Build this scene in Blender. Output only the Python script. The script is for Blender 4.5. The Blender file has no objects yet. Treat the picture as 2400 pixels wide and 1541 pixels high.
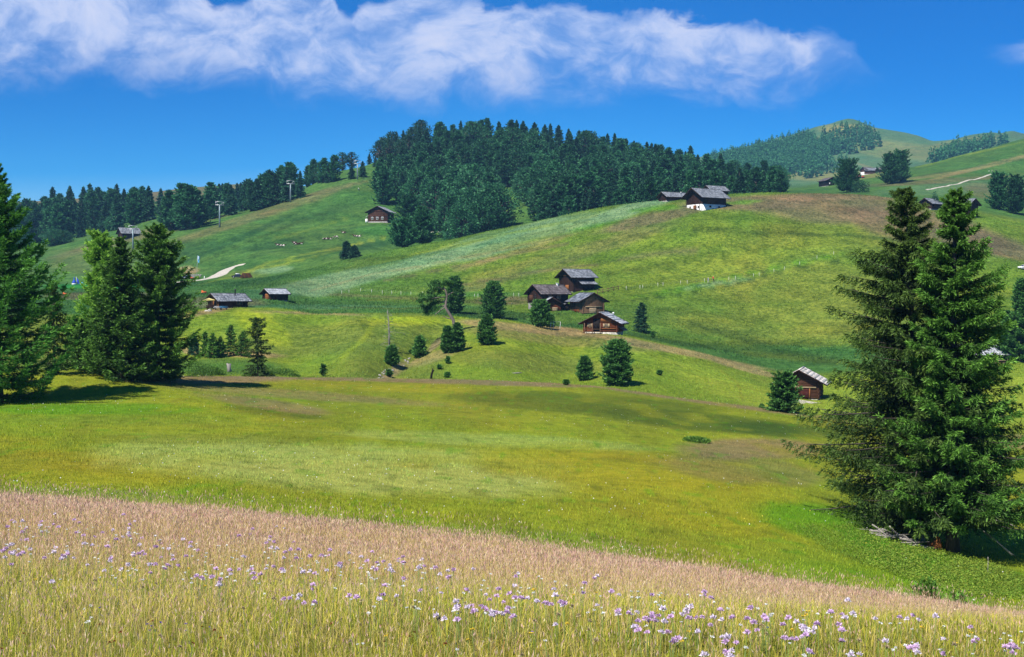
import bpy, math, random
import numpy as np
from mathutils import Vector, Matrix

random.seed(7)
RNG = np.random.default_rng(11)
scene = bpy.context.scene
COL = scene.collection
R = math.radians
PI = math.pi

# ------------------------------------------------------------------ survey: the camera stands at the origin
FPX = 3000.0                      # focal length in units of the 2400-unit wide view
PITCH = math.atan((770.5 - 680.0) / FPX)
CP, SP = math.cos(PITCH), math.sin(PITCH)

def st(px, py):
    """bearing (x/y) and slope (z/y) of a sight line"""
    u = (np.asarray(px, float) - 1200.0) / FPX
    v = (770.5 - np.asarray(py, float)) / FPX
    y = v * SP + CP
    return u / y, (v * CP - SP) / y

def project(x, y, z):
    f = y * CP - z * SP
    f = np.maximum(f, 1e-3)
    return 1200.0 + FPX * x / f, 770.5 - FPX * (y * SP + z * CP) / f

def lin(r, g, b, k=1.0):
    c = np.array([r, g, b], float) / 255.0
    c = np.where(c <= 0.04045, c / 12.92, ((c + 0.055) / 1.055) ** 2.4)
    return c * k

def pchip(x, y, xi):
    """monotone cubic interpolation, x increasing, 1-D"""
    x = np.asarray(x, float); y = np.asarray(y, float)
    n = len(x)
    if n == 1:
        return np.full(np.shape(xi), y[0])
    h = np.diff(x); dl = np.diff(y) / h
    m = np.zeros(n)
    if n == 2:
        m[:] = dl[0]
    else:
        w1 = 2 * h[1:] + h[:-1]; w2 = h[1:] + 2 * h[:-1]
        same = (dl[:-1] * dl[1:]) > 0
        with np.errstate(divide='ignore', invalid='ignore'):
            mm = (w1 + w2) / (w1 / dl[:-1] + w2 / dl[1:])
        m[1:-1] = np.where(same, mm, 0.0)
        m[0] = dl[0]; m[-1] = dl[-1]
    xi = np.clip(xi, x[0], x[-1])
    k = np.clip(np.searchsorted(x, xi) - 1, 0, n - 2)
    t = (xi - x[k]) / h[k]
    h00 = (1 + 2 * t) * (1 - t) ** 2; h10 = t * (1 - t) ** 2
    h01 = t * t * (3 - 2 * t); h11 = t * t * (t - 1)
    return h00 * y[k] + h10 * h[k] * m[k] + h01 * y[k + 1] + h11 * h[k] * m[k + 1]

# ------------------------------------------------------------------ value noise
_perm = np.random.default_rng(5).random((256, 256))
def vnoise(x, y):
    xi = np.floor(x).astype(int); yi = np.floor(y).astype(int)
    fx = x - xi; fy = y - yi
    fx = fx * fx * (3 - 2 * fx); fy = fy * fy * (3 - 2 * fy)
    a = _perm[xi & 255, yi & 255]; b = _perm[(xi + 1) & 255, yi & 255]
    c = _perm[xi & 255, (yi + 1) & 255]; d = _perm[(xi + 1) & 255, (yi + 1) & 255]
    return (a * (1 - fx) + b * fx) * (1 - fy) + (c * (1 - fx) + d * fx) * fy - 0.5
def fbm(x, y, o=3):
    s = 0; a = 1.0
    for i in range(o):
        s = s + a * vnoise(x * 2 ** i + 17.3 * i, y * 2 ** i + 9.1 * i); a *= 0.5
    return s
def sstep(a, b, x):
    t = np.clip((x - a) / (b - a), 0, 1)
    return t * t * (3 - 2 * t)

# ------------------------------------------------------------------ the lie of the land
# each line: contour across the view as (bearing unit, drop unit, distance in metres)
K = []
def kc(*pts): K.append(pts)
kc((1200, 2560, 2.6))
kc((1200, 1541, 6.2))
kc((0, 1330, 12.5), (1200, 1392, 12), (2400, 1496, 11))
kc((0, 1205, 26), (400, 1236, 25), (800, 1286, 24), (1200, 1334, 22), (1600, 1382, 20.5), (2000, 1434, 19), (2400, 1486, 17.5))
kc((0, 1222, 34), (400, 1253, 33), (800, 1303, 32), (1200, 1352, 30), (1600, 1398, 28), (2000, 1450, 27), (2400, 1502, 26))
kc((-400, 1190, 47), (0, 1186, 47), (400, 1215, 47), (800, 1262, 46), (1200, 1306, 46), (1600, 1350, 45), (2000, 1400, 44), (2400, 1444, 42), (2800, 1470, 42))
kc((-400, 1080, 62), (0, 1080, 62), (400, 1100, 62), (800, 1140, 62), (1200, 1180, 62), (1600, 1220, 62), (1900, 1262, 61), (2100, 1315, 60), (2250, 1345, 60), (2400, 1375, 58), (2800, 1390, 58))
kc((-400, 1005, 82), (0, 1008, 82), (400, 1020, 83), (800, 1045, 84), (1200, 1072, 85), (1600, 1095, 85), (1900, 1135, 84), (2100, 1195, 82), (2250, 1235, 80), (2400, 1265, 78), (2800, 1280, 78))
kc((-400, 940, 106), (0, 941, 106), (200, 940, 107), (400, 942, 108), (600, 950, 112), (800, 962, 114), (1200, 976, 116), (1600, 1000, 117), (1900, 1040, 114), (2100, 1105, 110), (2400, 1150, 106), (2800, 1165, 106))
kc((-400, 885, 126), (0, 878, 126), (150, 872, 126), (300, 878, 128), (440, 886, 136), (700, 886, 150), (1000, 889, 152), (1200, 896, 152), (1400, 908, 152), (1600, 934, 150), (1900, 972, 146), (2100, 1012, 142), (2400, 1040, 138), (2800, 1050, 138))
kc((-400, 900, 150), (150, 885, 150), (300, 890, 152), (440, 900, 158), (700, 908, 174), (1000, 915, 176), (1200, 922, 176), (1400, 934, 176), (1600, 958, 175), (1900, 990, 172), (2100, 1012, 170), (2400, 1020, 166), (2800, 1030, 166))
kc((-400, 890, 190), (300, 880, 190), (440, 878, 192), (600, 876, 194), (700, 878, 196), (1000, 886, 197), (1200, 893, 198), (1400, 905, 198), (1600, 928, 198), (1800, 950, 198), (1900, 962, 198), (2100, 965, 196), (2400, 955, 194), (2800, 950, 194))
kc((-400, 840, 218), (300, 838, 218), (440, 834, 218), (600, 832, 220), (700, 825, 222), (1000, 825, 224), (1200, 838, 224), (1400, 856, 226), (1600, 882, 226), (1800, 915, 228), (1900, 934, 230), (2100, 920, 228), (2400, 885, 226), (2800, 870, 226))
kc((-400, 745, 268), (300, 742, 268), (440, 733, 268), (540, 724, 268), (640, 722, 268), (740, 738, 268), (960, 737, 268), (1060, 745, 266), (1200, 762, 264), (1440, 786, 264), (1600, 826, 264), (1800, 882, 262), (1900, 892, 264), (2100, 880, 264), (2300, 860, 262), (2400, 852, 262), (2800, 840, 262))
kc((-400, 735, 298), (300, 733, 298), (440, 724, 298), (540, 716, 298), (640, 718, 298), (740, 743, 298), (960, 738, 298), (1060, 742, 298), (1200, 759, 298), (1440, 776, 298), (1600, 808, 296), (1800, 856, 294), (1900, 862, 294), (2100, 846, 292), (2400, 815, 290), (2800, 800, 290))
kc((-400, 722, 332), (300, 720, 332), (440, 708, 332), (640, 702, 332), (740, 722, 332), (960, 722, 332), (1060, 722, 332), (1200, 731, 332), (1340, 733, 330), (1440, 735, 330), (1600, 752, 332), (1800, 778, 332), (1900, 775, 332), (2100, 755, 332), (2400, 720, 332), (2800, 700, 332))
kc((-400, 704, 382), (300, 702, 382), (440, 690, 382), (640, 672, 382), (740, 690, 382), (960, 678, 382), (1200, 672, 380), (1340, 664, 376), (1440, 655, 378), (1600, 645, 380), (1800, 638, 382), (2000, 628, 384), (2200, 640, 384), (2400, 652, 384), (2800, 660, 384))
kc((-400, 692, 432), (300, 688, 432), (440, 672, 432), (640, 656, 430), (740, 650, 430), (960, 610, 430), (1200, 580, 430), (1440, 543, 428), (1600, 516, 426), (1700, 508, 428), (1800, 515, 430), (2000, 532, 432), (2200, 555, 436), (2400, 598, 436), (2800, 640, 436))
kc((-400, 682, 482), (300, 680, 482), (440, 662, 480), (520, 657, 478), (600, 652, 480), (700, 636, 482), (820, 607, 484), (1010, 572, 486), (1230, 525, 486), (1500, 476, 480), (1650, 462, 476), (1840, 451, 478), (2000, 457, 480), (2150, 474, 482), (2260, 498, 482), (2400, 530, 484), (2800, 580, 484))
kc((-400, 664, 545), (300, 656, 545), (440, 634, 545), (520, 626, 545), (600, 606, 545), (700, 592, 548), (820, 590, 550), (900, 590, 552), (1010, 584, 552), (1230, 552, 552), (1500, 506, 548), (1650, 486, 548), (1840, 470, 552), (2000, 463, 552), (2150, 470, 552), (2260, 485, 552), (2400, 506, 552), (2800, 540, 552))
kc((-400, 640, 625), (100, 612, 625), (300, 580, 625), (440, 555, 625), (515, 540, 625), (600, 528, 625), (700, 530, 625), (780, 524, 625), (890, 524, 622), (1010, 540, 625), (1100, 535, 625), (1230, 500, 625), (1500, 490, 630), (1840, 462, 640), (2000, 450, 645), (2100, 436, 650), (2200, 444, 650), (2280, 455, 640), (2400, 474, 640), (2800, 500, 640))
kc((-400, 612, 722), (0, 596, 722), (100, 580, 722), (280, 541, 722), (385, 513, 722), (500, 510, 722), (600, 492, 722), (700, 458, 726), (840, 426, 730), (900, 432, 730), (1010, 440, 730), (1230, 430, 730), (1500, 445, 730), (1700, 452, 730), (1840, 450, 735), (2000, 438, 740), (2150, 424, 745), (2300, 426, 745), (2400, 440, 745), (2800, 460, 745))
kc((-400, 590, 805), (0, 574, 805), (100, 562, 805), (280, 532, 805), (385, 512, 805), (500, 507, 805), (600, 494, 805), (700, 456, 808), (780, 415, 810), (840, 396, 812), (900, 388, 815), (1000, 380, 815), (1150, 372, 815), (1400, 390, 815), (1650, 424, 815), (1840, 446, 815), (2000, 428, 820), (2150, 410, 825), (2300, 402, 825), (2400, 415, 825), (2800, 420, 825))
kc((-400, 530, 905), (0, 516, 905), (100, 510, 905), (280, 500, 905), (385, 494, 905), (500, 492, 905), (600, 488, 905), (700, 462, 905), (780, 410, 905), (840, 395, 905), (900, 370, 905), (1000, 346, 905), (1150, 335, 905), (1300, 350, 905), (1400, 368, 905), (1650, 416, 905), (1840, 448, 905), (2000, 424, 910), (2140, 403, 915), (2300, 372, 915), (2400, 365, 915), (2800, 350, 915))
kc((-400, 495, 1005), (0, 488, 1005), (385, 480, 1005), (600, 474, 1005), (700, 480, 1005), (840, 420, 1005), (1000, 362, 1005), (1150, 350, 1005), (1400, 385, 1005), (1650, 430, 1005), (1840, 446, 1005), (2000, 418, 1005), (2140, 395, 1005), (2300, 351, 1005), (2400, 326, 1005), (2800, 250, 1005))
kc((-400, 490, 1300), (0, 484, 1300), (75, 478, 1300), (330, 456, 1300), (490, 443, 1300), (600, 438, 1300), (800, 440, 1300), (1000, 440, 1300), (1700, 440, 1300), (1840, 432, 1300), (2000, 413, 1300), (2140, 400, 1300), (2300, 375, 1300), (2400, 350, 1300), (2800, 280, 1300))
kc((-400, 540, 1800), (490, 500, 1800), (1000, 470, 1800), (1500, 440, 1800), (1660, 410, 1800), (1780, 408, 1800), (1880, 411, 1800), (1960, 400, 1800), (2050, 388, 1800), (2140, 378, 1800), (2250, 368, 1800), (2400, 352, 1800), (2800, 300, 1800))
kc((-400, 560, 2350), (1000, 500, 2350), (1450, 430, 2350), (1600, 386, 2350), (1660, 372, 2350), (1730, 357, 2350), (1800, 343, 2350), (1860, 327, 2350), (1910, 311, 2350), (1950, 301, 2350), (1972, 293, 2350), (1992, 289, 2350), (2012, 294, 2350), (2034, 304, 2350), (2060, 310, 2350), (2100, 317, 2350), (2150, 326, 2350), (2190, 337, 2350), (2230, 333, 2350), (2280, 322, 2350), (2325, 318, 2350), (2345, 320, 2350), (2370, 315, 2350), (2400, 322, 2350), (2600, 340, 2350), (2800, 350, 2350))
kc((-400, 640, 3600), (2800, 640, 3600))

SMAX = 1.0
ST = np.linspace(-SMAX, SMAX, 1201)
DT = np.exp(np.linspace(math.log(2.6), math.log(3600), 1100))
def _build_table():
    T = np.zeros((len(K), len(ST))); LD = np.zeros_like(T)
    for k, pts in enumerate(K):
        px = np.array([p[0] for p in pts], float); py = np.array([p[1] for p in pts], float)
        d = np.array([p[2] for p in pts], float)
        s, t = st(px, py)
        T[k] = pchip(s, t, ST); LD[k] = pchip(s, np.log(d), ST)
    # soften kinks along the bearing
    ker = np.exp(-0.5 * (np.arange(-9, 10) / 3.2) ** 2); ker /= ker.sum()
    for k in range(len(K) - 3):
        T[k] = np.convolve(np.pad(T[k], 9, mode='edge'), ker, 'valid')
        LD[k] = np.convolve(np.pad(LD[k], 9, mode='edge'), ker, 'valid')
    D = np.exp(LD); Z = D * T
    out = np.zeros((len(DT), len(ST)))
    for j in range(len(ST)):
        out[:, j] = pchip(D[:, j], Z[:, j], DT)
    return out
ZT = _build_table()
LDT0, LDT1 = math.log(DT[0]), math.log(DT[-1])

def H(x, y):
    """height of the ground at (x, y)"""
    x = np.asarray(x, float); y = np.asarray(y, float)
    d = np.clip(y, DT[0], DT[-1] * 0.9999)
    s = np.clip(x / d, -SMAX * 0.9999, SMAX * 0.9999)
    a = (np.log(d) - LDT0) / (LDT1 - LDT0) * (len(DT) - 1)
    b = (s + SMAX) / (2 * SMAX) * (len(ST) - 1)
    i = np.clip(a.astype(int), 0, len(DT) - 2); j = np.clip(b.astype(int), 0, len(ST) - 2)
    fa = a - i; fb = b - j
    z = (ZT[i, j] * (1 - fb) + ZT[i, j + 1] * fb) * (1 - fa) + (ZT[i + 1, j] * (1 - fb) + ZT[i + 1, j + 1] * fb) * fa
    # folds of the bright bank: a gully under the twisted pine, a swell to its right, a shallow hollow on the left
    inb = sstep(188, 205, d) * (1 - sstep(252, 272, d)); pb = 1200 + FPX * s
    z = z - 2.1 * inb * np.exp(-((pb - (900 + (d - 195) * 2.2)) / 46) ** 2) + 1.5 * inb * np.exp(-((pb - 1150 - (d - 195) * .6) / 75) ** 2)
    z = z - 1.3 * inb * np.exp(-((pb - 700) / 80) ** 2) + .9 * inb * np.exp(-((pb - 830) / 45) ** 2) - 1.2 * inb * np.exp(-((pb - 1330) / 70) ** 2) + 1.0 * inb * np.exp(-((pb - 1500) / 80) ** 2)
    # cattle terraces on the lift hill and long swells on the big slope
    z = z + .45 * np.sin(z / 1.9 + 2.2 * fbm(x / 60, y / 60, 2)) * sstep(500, 560, d) * (1 - sstep(780, 840, d)) * (x < 20)
    z = z + .30 * np.sin(z / 2.6 + x / 34 + 2.0 * fbm(x / 45 + 9, y / 45, 2)) * sstep(335, 365, d) * (1 - sstep(460, 480, d))
    z = z + 0.05 * fbm(x / 2.3, y / 2.3, 2) * sstep(3, 12, d)
    z = z + 0.22 * fbm(x / 9 + 4, y / 9, 3) * sstep(45, 110, d)
    z = z + 1.1 * fbm(x / 38, y / 38 + 7, 3) * sstep(200, 420, d)
    z = z + 3.5 * fbm(x / 130, y / 130, 3) * sstep(500, 900, d)
    z = z + 9.0 * fbm(x / 260 + 3, y / 260, 4) * sstep(1300, 2200, d)
    return z

def at(px, py=None, d=None, lo=None, hi=None):
    """a point on the ground: along the bearing at distance d, or where the sight line meets the ground between lo and hi"""
    if d is not None and py is None:
        s = st(px, 600)[0]
        x = float(s * d)
        return Vector((x, d, float(H(x, d))))
    s, t = st(px, py)
    lo = lo or 4.0; hi = hi or 3400.0
    dd = np.exp(np.linspace(math.log(lo), math.log(hi), 2500))
    z = H(s * dd, dd)
    gap = z - t * dd
    k = np.argmax(gap >= 0)
    if not (gap >= 0).any():
        k = int(np.argmax(gap / dd))
    dk = dd[k]
    return Vector((float(s * dk), float(dk), float(z[k])))

# ------------------------------------------------------------------ object helpers
def tag(o, label=None, cat=None, group=None, kind=None):
    if label: o['label'] = label
    if cat: o['category'] = cat
    if group: o['group'] = group
    if kind: o['kind'] = kind
    return o

def mesh_np(name, V, F, mat=None, tint=None, smooth=False, mats=None, midx=None):
    """mesh from numpy vertices and a faces array (n,3) or (n,4), or a list of such arrays"""
    me = bpy.data.meshes.new(name)
    if not isinstance(F, (list, tuple)): F = [F]
    F = [np.asarray(f, np.int32) for f in F if len(f)]
    V = np.asarray(V, np.float32)
    me.vertices.add(len(V)); me.vertices.foreach_set('co', V.ravel())
    loops = np.concatenate([f.ravel() for f in F]) if F else np.zeros(0, np.int32)
    tot = np.concatenate([np.full(len(f), f.shape[1], np.int32) for f in F]) if F else np.zeros(0, np.int32)
    start = np.concatenate([[0], np.cumsum(tot)[:-1]]).astype(np.int32)
    me.loops.add(len(loops)); me.loops.foreach_set('vertex_index', loops)
    me.polygons.add(len(tot)); me.polygons.foreach_set('loop_start', start); me.polygons.foreach_set('loop_total', tot)
    if smooth: me.polygons.foreach_set('use_smooth', np.ones(len(tot), bool))
    for m in (mats or ([mat] if mat else [])): me.materials.append(m)
    if midx is not None: me.polygons.foreach_set('material_index', np.asarray(midx, np.int32))
    if tint is not None:
        a = me.attributes.new('tint', 'FLOAT', 'FACE'); a.data.foreach_set('value', np.asarray(tint, np.float32))
    me.update(calc_edges=True)
    return me

def obj(name, me, parent=None, loc=(0, 0, 0), rz=0.0, scale=None):
    o = bpy.data.objects.new(name, me); COL.objects.link(o)
    o.location = loc; o.rotation_euler = (0, 0, rz)
    if scale is not None: o.scale = (scale,) * 3 if np.isscalar(scale) else scale
    if parent: o.parent = parent
    return o

def thing(name, label, cat, loc=(0, 0, 0), rz=0.0, group=None):
    o = obj(name, None, None, loc, rz)
    o.empty_display_size = 0.3
    return tag(o, label, cat, group)

def copy_tree(o, parent=None):
    c = o.copy(); COL.objects.link(c)
    if parent: c.parent = parent
    for ch in list(o.children): copy_tree(ch, c)
    return c

class MB:
    """collects boxes, tubes and sheets into one mesh"""
    def __init__(s): s.V = []; s.Q = []; s.T = []; s.n = 0
    def add(s, V, Q=(), T=()):
        V = np.asarray(V, float)
        s.V.append(V)
        if len(Q): s.Q.append(np.asarray(Q, int) + s.n)
        if len(T): s.T.append(np.asarray(T, int) + s.n)
        s.n += len(V); return s
    def box(s, c, d, M=None):
        x, y, z = [v / 2 for v in d]
        V = np.array([[a, b, e] for e in (-z, z) for b in (-y, y) for a in (-x, x)], float)
        if M is not None: V = V @ np.array(M.to_3x3()).T
        V = V + np.array(c, float)
        return s.add(V, [[0, 2, 3, 1], [4, 5, 7, 6], [0, 1, 5, 4], [1, 3, 7, 5], [3, 2, 6, 7], [2, 0, 4, 6]])
    def tube(s, pts, rad, n=8, cap=True):
        P = np.asarray(pts, float); m = len(P)
        rad = np.full(m, rad) if np.isscalar(rad) else np.asarray(rad, float)
        V = []
        for i in range(m):
            t = P[min(i + 1, m - 1)] - P[max(i - 1, 0)]; t = t / (np.linalg.norm(t) + 1e-9)
            a = np.array([0, 0, 1.0]) if abs(t[2]) < 0.9 else np.array([1.0, 0, 0])
            u = np.cross(a, t); u /= np.linalg.norm(u); w = np.cross(t, u)
            ang = np.arange(n) * 2 * PI / n
            V.append(P[i] + rad[i] * (np.cos(ang)[:, None] * u + np.sin(ang)[:, None] * w))
        V = np.concatenate(V)
        Q = [[i * n + k, i * n + (k + 1) % n, (i + 1) * n + (k + 1) % n, (i + 1) * n + k] for i in range(m - 1) for k in range(n)]
        T = []
        if cap:
            V = np.vstack([V, P[0], P[-1]]); a = m * n
            T = [[a, (k + 1) % n, k] for k in range(n)] + [[a + 1, (m - 1) * n + k, (m - 1) * n + (k + 1) % n] for k in range(n)]
        return s.add(V, Q, T)
    def lathe(s, prof, c=(0, 0, 0), n=12):
        """closed profile of (radius, z) turned about the vertical"""
        return s.tube([(c[0], c[1], c[2] + z) for r, z in prof], [r for r, z in prof], n)
    def quad(s, a, b, c, d): return s.add([a, b, c, d], [[0, 1, 2, 3]])
    def build(s, name, mat, parent=None, loc=(0, 0, 0), rz=0.0, smooth=False):
        return obj(name, s.mesh(name, mat, smooth), parent, loc, rz)
    def mesh(s, name, mat, smooth=False):
        V = np.concatenate(s.V)
        F = []
        if s.Q: F.append(np.concatenate(s.Q))
        if s.T: F.append(np.concatenate(s.T))
        return mesh_np(name, V, F, mat, smooth=smooth)
# ------------------------------------------------------------------ materials
def mat_new(name):
    m = bpy.data.materials.new(name); m.use_nodes = True
    nt = m.node_tree; b = nt.nodes['Principled BSDF']
    b.inputs['Roughness'].default_value = 0.85
    b.inputs['Specular IOR Level'].default_value = 0.15
    return m, nt, b
def nd(nt, t, **kw):
    n = nt.nodes.new(t)
    for k, v in kw.items(): setattr(n, k, v)
    return n
def val(s, v): s.default_value = v
def ramp(nt, fac, stops, interp='LINEAR'):
    r = nd(nt, 'ShaderNodeValToRGB'); r.color_ramp.interpolation = interp
    els = r.color_ramp.elements
    while len(els) < len(stops): els.new(0.5)
    for e, (p, c) in zip(els, stops):
        e.position = p; e.color = (*c, 1) if len(c) == 3 else c
    nt.links.new(fac, r.inputs[0]); return r.outputs[0]
def noise(nt, vec, scale, detail=3, rough=0.55, dist=0.0):
    n = nd(nt, 'ShaderNodeTexNoise'); val(n.inputs['Scale'], scale); val(n.inputs['Detail'], detail)
    val(n.inputs['Roughness'], rough); val(n.inputs['Distortion'], dist)
    if vec is not None: nt.links.new(vec, n.inputs['Vector'])
    return n.outputs['Fac']
def mixc(nt, fac, a, b, mode='MIX'):
    m = nd(nt, 'ShaderNodeMix', data_type='RGBA', blend_type=mode)
    for s, v in ((m.inputs[0], fac), (m.inputs[6], a), (m.inputs[7], b)):
        if hasattr(v, 'node'): nt.links.new(v, s)
        elif np.isscalar(v): val(s, v)
        else: val(s, (*v[:3], 1))
    return m.outputs[2]
def mth(nt, op, a, b=None, clamp=False, c=None):
    m = nd(nt, 'ShaderNodeMath', operation=op, use_clamp=clamp)
    for s, v in zip(m.inputs, (a, b, c)):
        if v is None: continue
        if hasattr(v, 'node'): nt.links.new(v, s)
        else: val(s, float(v))
    return m.outputs[0]
def objco(nt, scale=None):
    tc = nd(nt, 'ShaderNodeTexCoord').outputs['Object']
    if scale is None: return tc
    mp = nd(nt, 'ShaderNodeMapping'); val(mp.inputs['Scale'], scale); nt.links.new(tc, mp.inputs[0]); return mp.outputs[0]

def m_plain(name, col, rough=0.7, var=0.25, scale=6.0, metal=0.0, bump=0.0, spec=0.2):
    m, nt, b = mat_new(name)
    f = noise(nt, objco(nt), scale, 4)
    c = ramp(nt, f, [(0.25, [v * (1 - var) for v in col]), (0.75, [min(1, v * (1 + var)) for v in col])])
    nt.links.new(c, b.inputs['Base Color']); val(b.inputs['Roughness'], rough); val(b.inputs['Metallic'], metal)
    val(b.inputs['Specular IOR Level'], spec)
    if bump:
        bp = nd(nt, 'ShaderNodeBump'); val(bp.inputs['Strength'], 0.6); val(bp.inputs['Distance'], bump)
        nt.links.new(f, bp.inputs['Height']); nt.links.new(bp.outputs[0], b.inputs['Normal'])
    return m

def m_wood(name, a, bcol, axis=(0.25, 6, 6), streak=(2, 2, 0.3)):
    """weathered timber: long grain plus stains"""
    m, nt, b = mat_new(name)
    g = noise(nt, objco(nt, axis), 2.2, 6, 0.65)
    s = noise(nt, objco(nt, streak), 1.0, 3)
    c = ramp(nt, g, [(0.3, a), (0.72, bcol)])
    c = mixc(nt, mth(nt, 'MULTIPLY', s, 0.75, True), c, [v * 0.45 for v in a])
    nt.links.new(c, b.inputs['Base Color']); val(b.inputs['Roughness'], 0.8)
    bp = nd(nt, 'ShaderNodeBump'); val(bp.inputs['Distance'], 0.02); nt.links.new(g, bp.inputs['Height'])
    nt.links.new(bp.outputs[0], b.inputs['Normal'])
    return m

def m_shingle(name, a, bcol, rough=0.6):
    """old wooden shingles: every shingle its own tone (random per island)"""
    m, nt, b = mat_new(name)
    gi = nd(nt, 'ShaderNodeNewGeometry').outputs['Random Per Island']
    n = noise(nt, objco(nt), 1.3, 4)
    f = mth(nt, 'ADD', mth(nt, 'MULTIPLY', gi, 0.65), mth(nt, 'MULTIPLY', n, 0.4))
    nt.links.new(ramp(nt, f, [(0.15, a), (0.85, bcol)]), b.inputs['Base Color']); val(b.inputs['Roughness'], rough)
    return m

def m_leaf(name, dark, light, tip, transl=0.25, var=0.35):
    """needles: 'tint' runs from old inner needles with crown shade painted in (0) to young tips (1)"""
    m, nt, b = mat_new(name)
    at_ = nd(nt, 'ShaderNodeAttribute', attribute_name='tint').outputs['Fac']
    gi = nd(nt, 'ShaderNodeNewGeometry').outputs['Random Per Island']
    oi = nd(nt, 'ShaderNodeObjectInfo').outputs['Random']
    c = ramp(nt, at_, [(0.0, dark), (0.6, light), (1.0, tip)])
    k = mth(nt, 'ADD', mth(nt, 'MULTIPLY', gi, var), mth(nt, 'ADD', mth(nt, 'MULTIPLY', oi, var), 1 - var))
    cc = nd(nt, 'ShaderNodeVectorMath', operation='SCALE'); nt.links.new(c, cc.inputs[0]); nt.links.new(k, cc.inputs['Scale'])
    nt.links.new(cc.outputs[0], b.inputs['Base Color']); val(b.inputs['Roughness'], 0.6); val(b.inputs['Specular IOR Level'], 0.25)
    if transl:
        tr = nd(nt, 'ShaderNodeBsdfTranslucent'); nt.links.new(cc.outputs[0], tr.inputs[0])
        mx = nd(nt, 'ShaderNodeMixShader'); val(mx.inputs[0], transl)
        nt.links.new(b.outputs[0], mx.inputs[1]); nt.links.new(tr.outputs[0], mx.inputs[2])
        nt.links.new(mx.outputs[0], nt.nodes['Material Output'].inputs[0])
    return m

def m_ground(name):
    """meadow: the kind of grass growing at each place ('grass' attribute) broken up at several sizes"""
    m, nt, b = mat_new(name)
    an = nd(nt, 'ShaderNodeAttribute', attribute_name='grass'); base = an.outputs['Color']; coarse = an.outputs['Alpha']   # tussocky hills break up more than the close meadow
    co = objco(nt)
    n0 = noise(nt, co, 9.0, 4, 0.7)
    n1 = noise(nt, co, 0.9, 4, 0.65)
    n2 = noise(nt, co, 0.16, 5, 0.65, 0.6)
    n3 = noise(nt, co, 0.03, 4, 0.6, 0.8)
    f = mth(nt, 'ADD', mth(nt, 'MULTIPLY', n1, 0.5), mth(nt, 'MULTIPLY', n2, 0.36))
    f = mth(nt, 'ADD', f, mth(nt, 'MULTIPLY', n0, 0.14))
    k = ramp(nt, f, [(0.40, (0.40, 0.48, 0.44)), (0.5, (1, 1, 1)), (0.60, (1.75, 1.55, 1.5))])
    c = mixc(nt, coarse, base, k, 'MULTIPLY')
    k3 = ramp(nt, n3, [(0.36, (0.84, 0.98, 0.9)), (0.64, (1.16, 1.0, 0.95))])
    c = mixc(nt, 1.0, c, k3, 'MULTIPLY')
    nt.links.new(c, b.inputs['Base Color']); val(b.inputs['Roughness'], 0.9); val(b.inputs['Specular IOR Level'], 0.05)
    bp = nd(nt, 'ShaderNodeBump'); val(bp.inputs['Strength'], 0.8); val(bp.inputs['Distance'], 0.6)
    nt.links.new(f, bp.inputs['Height']); nt.links.new(bp.outputs[0], b.inputs['Normal'])
    return m
# ------------------------------------------------------------------ the ground, one sheet
def grid_xy():
    rows = np.concatenate([np.linspace(-28, 2.4, 22), np.exp(np.linspace(math.log(2.6), math.log(3590), 780))])
    s = np.concatenate([np.linspace(-0.98, -0.49, 50)[:-1], np.linspace(-0.49, 0.49, 620), np.linspace(0.49, 0.98, 50)[1:]])
    w = np.sqrt(np.maximum(rows, 0) ** 2 + 18.0 ** 2)
    w = np.where(rows > 60, np.maximum(rows, 0) + 2.6, w)
    X = s[None, :] * w[:, None]; Y = np.repeat(rows[:, None], len(s), 1)
    return X, Y
GA = 0.62     # grass reflects this share of the tone it shows in full sun
GK = dict(
    meadow=(150, 166, 48), yellow=(162, 164, 44), orange=(160, 148, 46), pale=(172, 188, 96), olive=(130, 136, 46),
    darkg=(92, 110, 42), pink=(152, 130, 100), vivid=(92, 158, 30), bright=(128, 154, 50), brighty=(170, 186, 48),
    mottle=(118, 136, 60), beige=(168, 150, 106), shelf=(78, 122, 58), h2=(108, 140, 50), h2b=(130, 146, 58), brown=(128, 116, 90),
    silver=(128, 164, 116), h3=(84, 126, 60), h3d=(58, 98, 54), crest=(120, 122, 80), far=(96, 134, 92), fary=(160, 158, 92), fgb=(140, 118, 62),  # lift hill greens: cloud-shadow darkness partly painted into the tone
    lawn=(48, 140, 58), mown=(150, 172, 60), teal=(84, 132, 88), dark=(64, 94, 42), scree=(170, 156, 116))
GC = {k: lin(*v, GA) for k, v in GK.items()}
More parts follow.
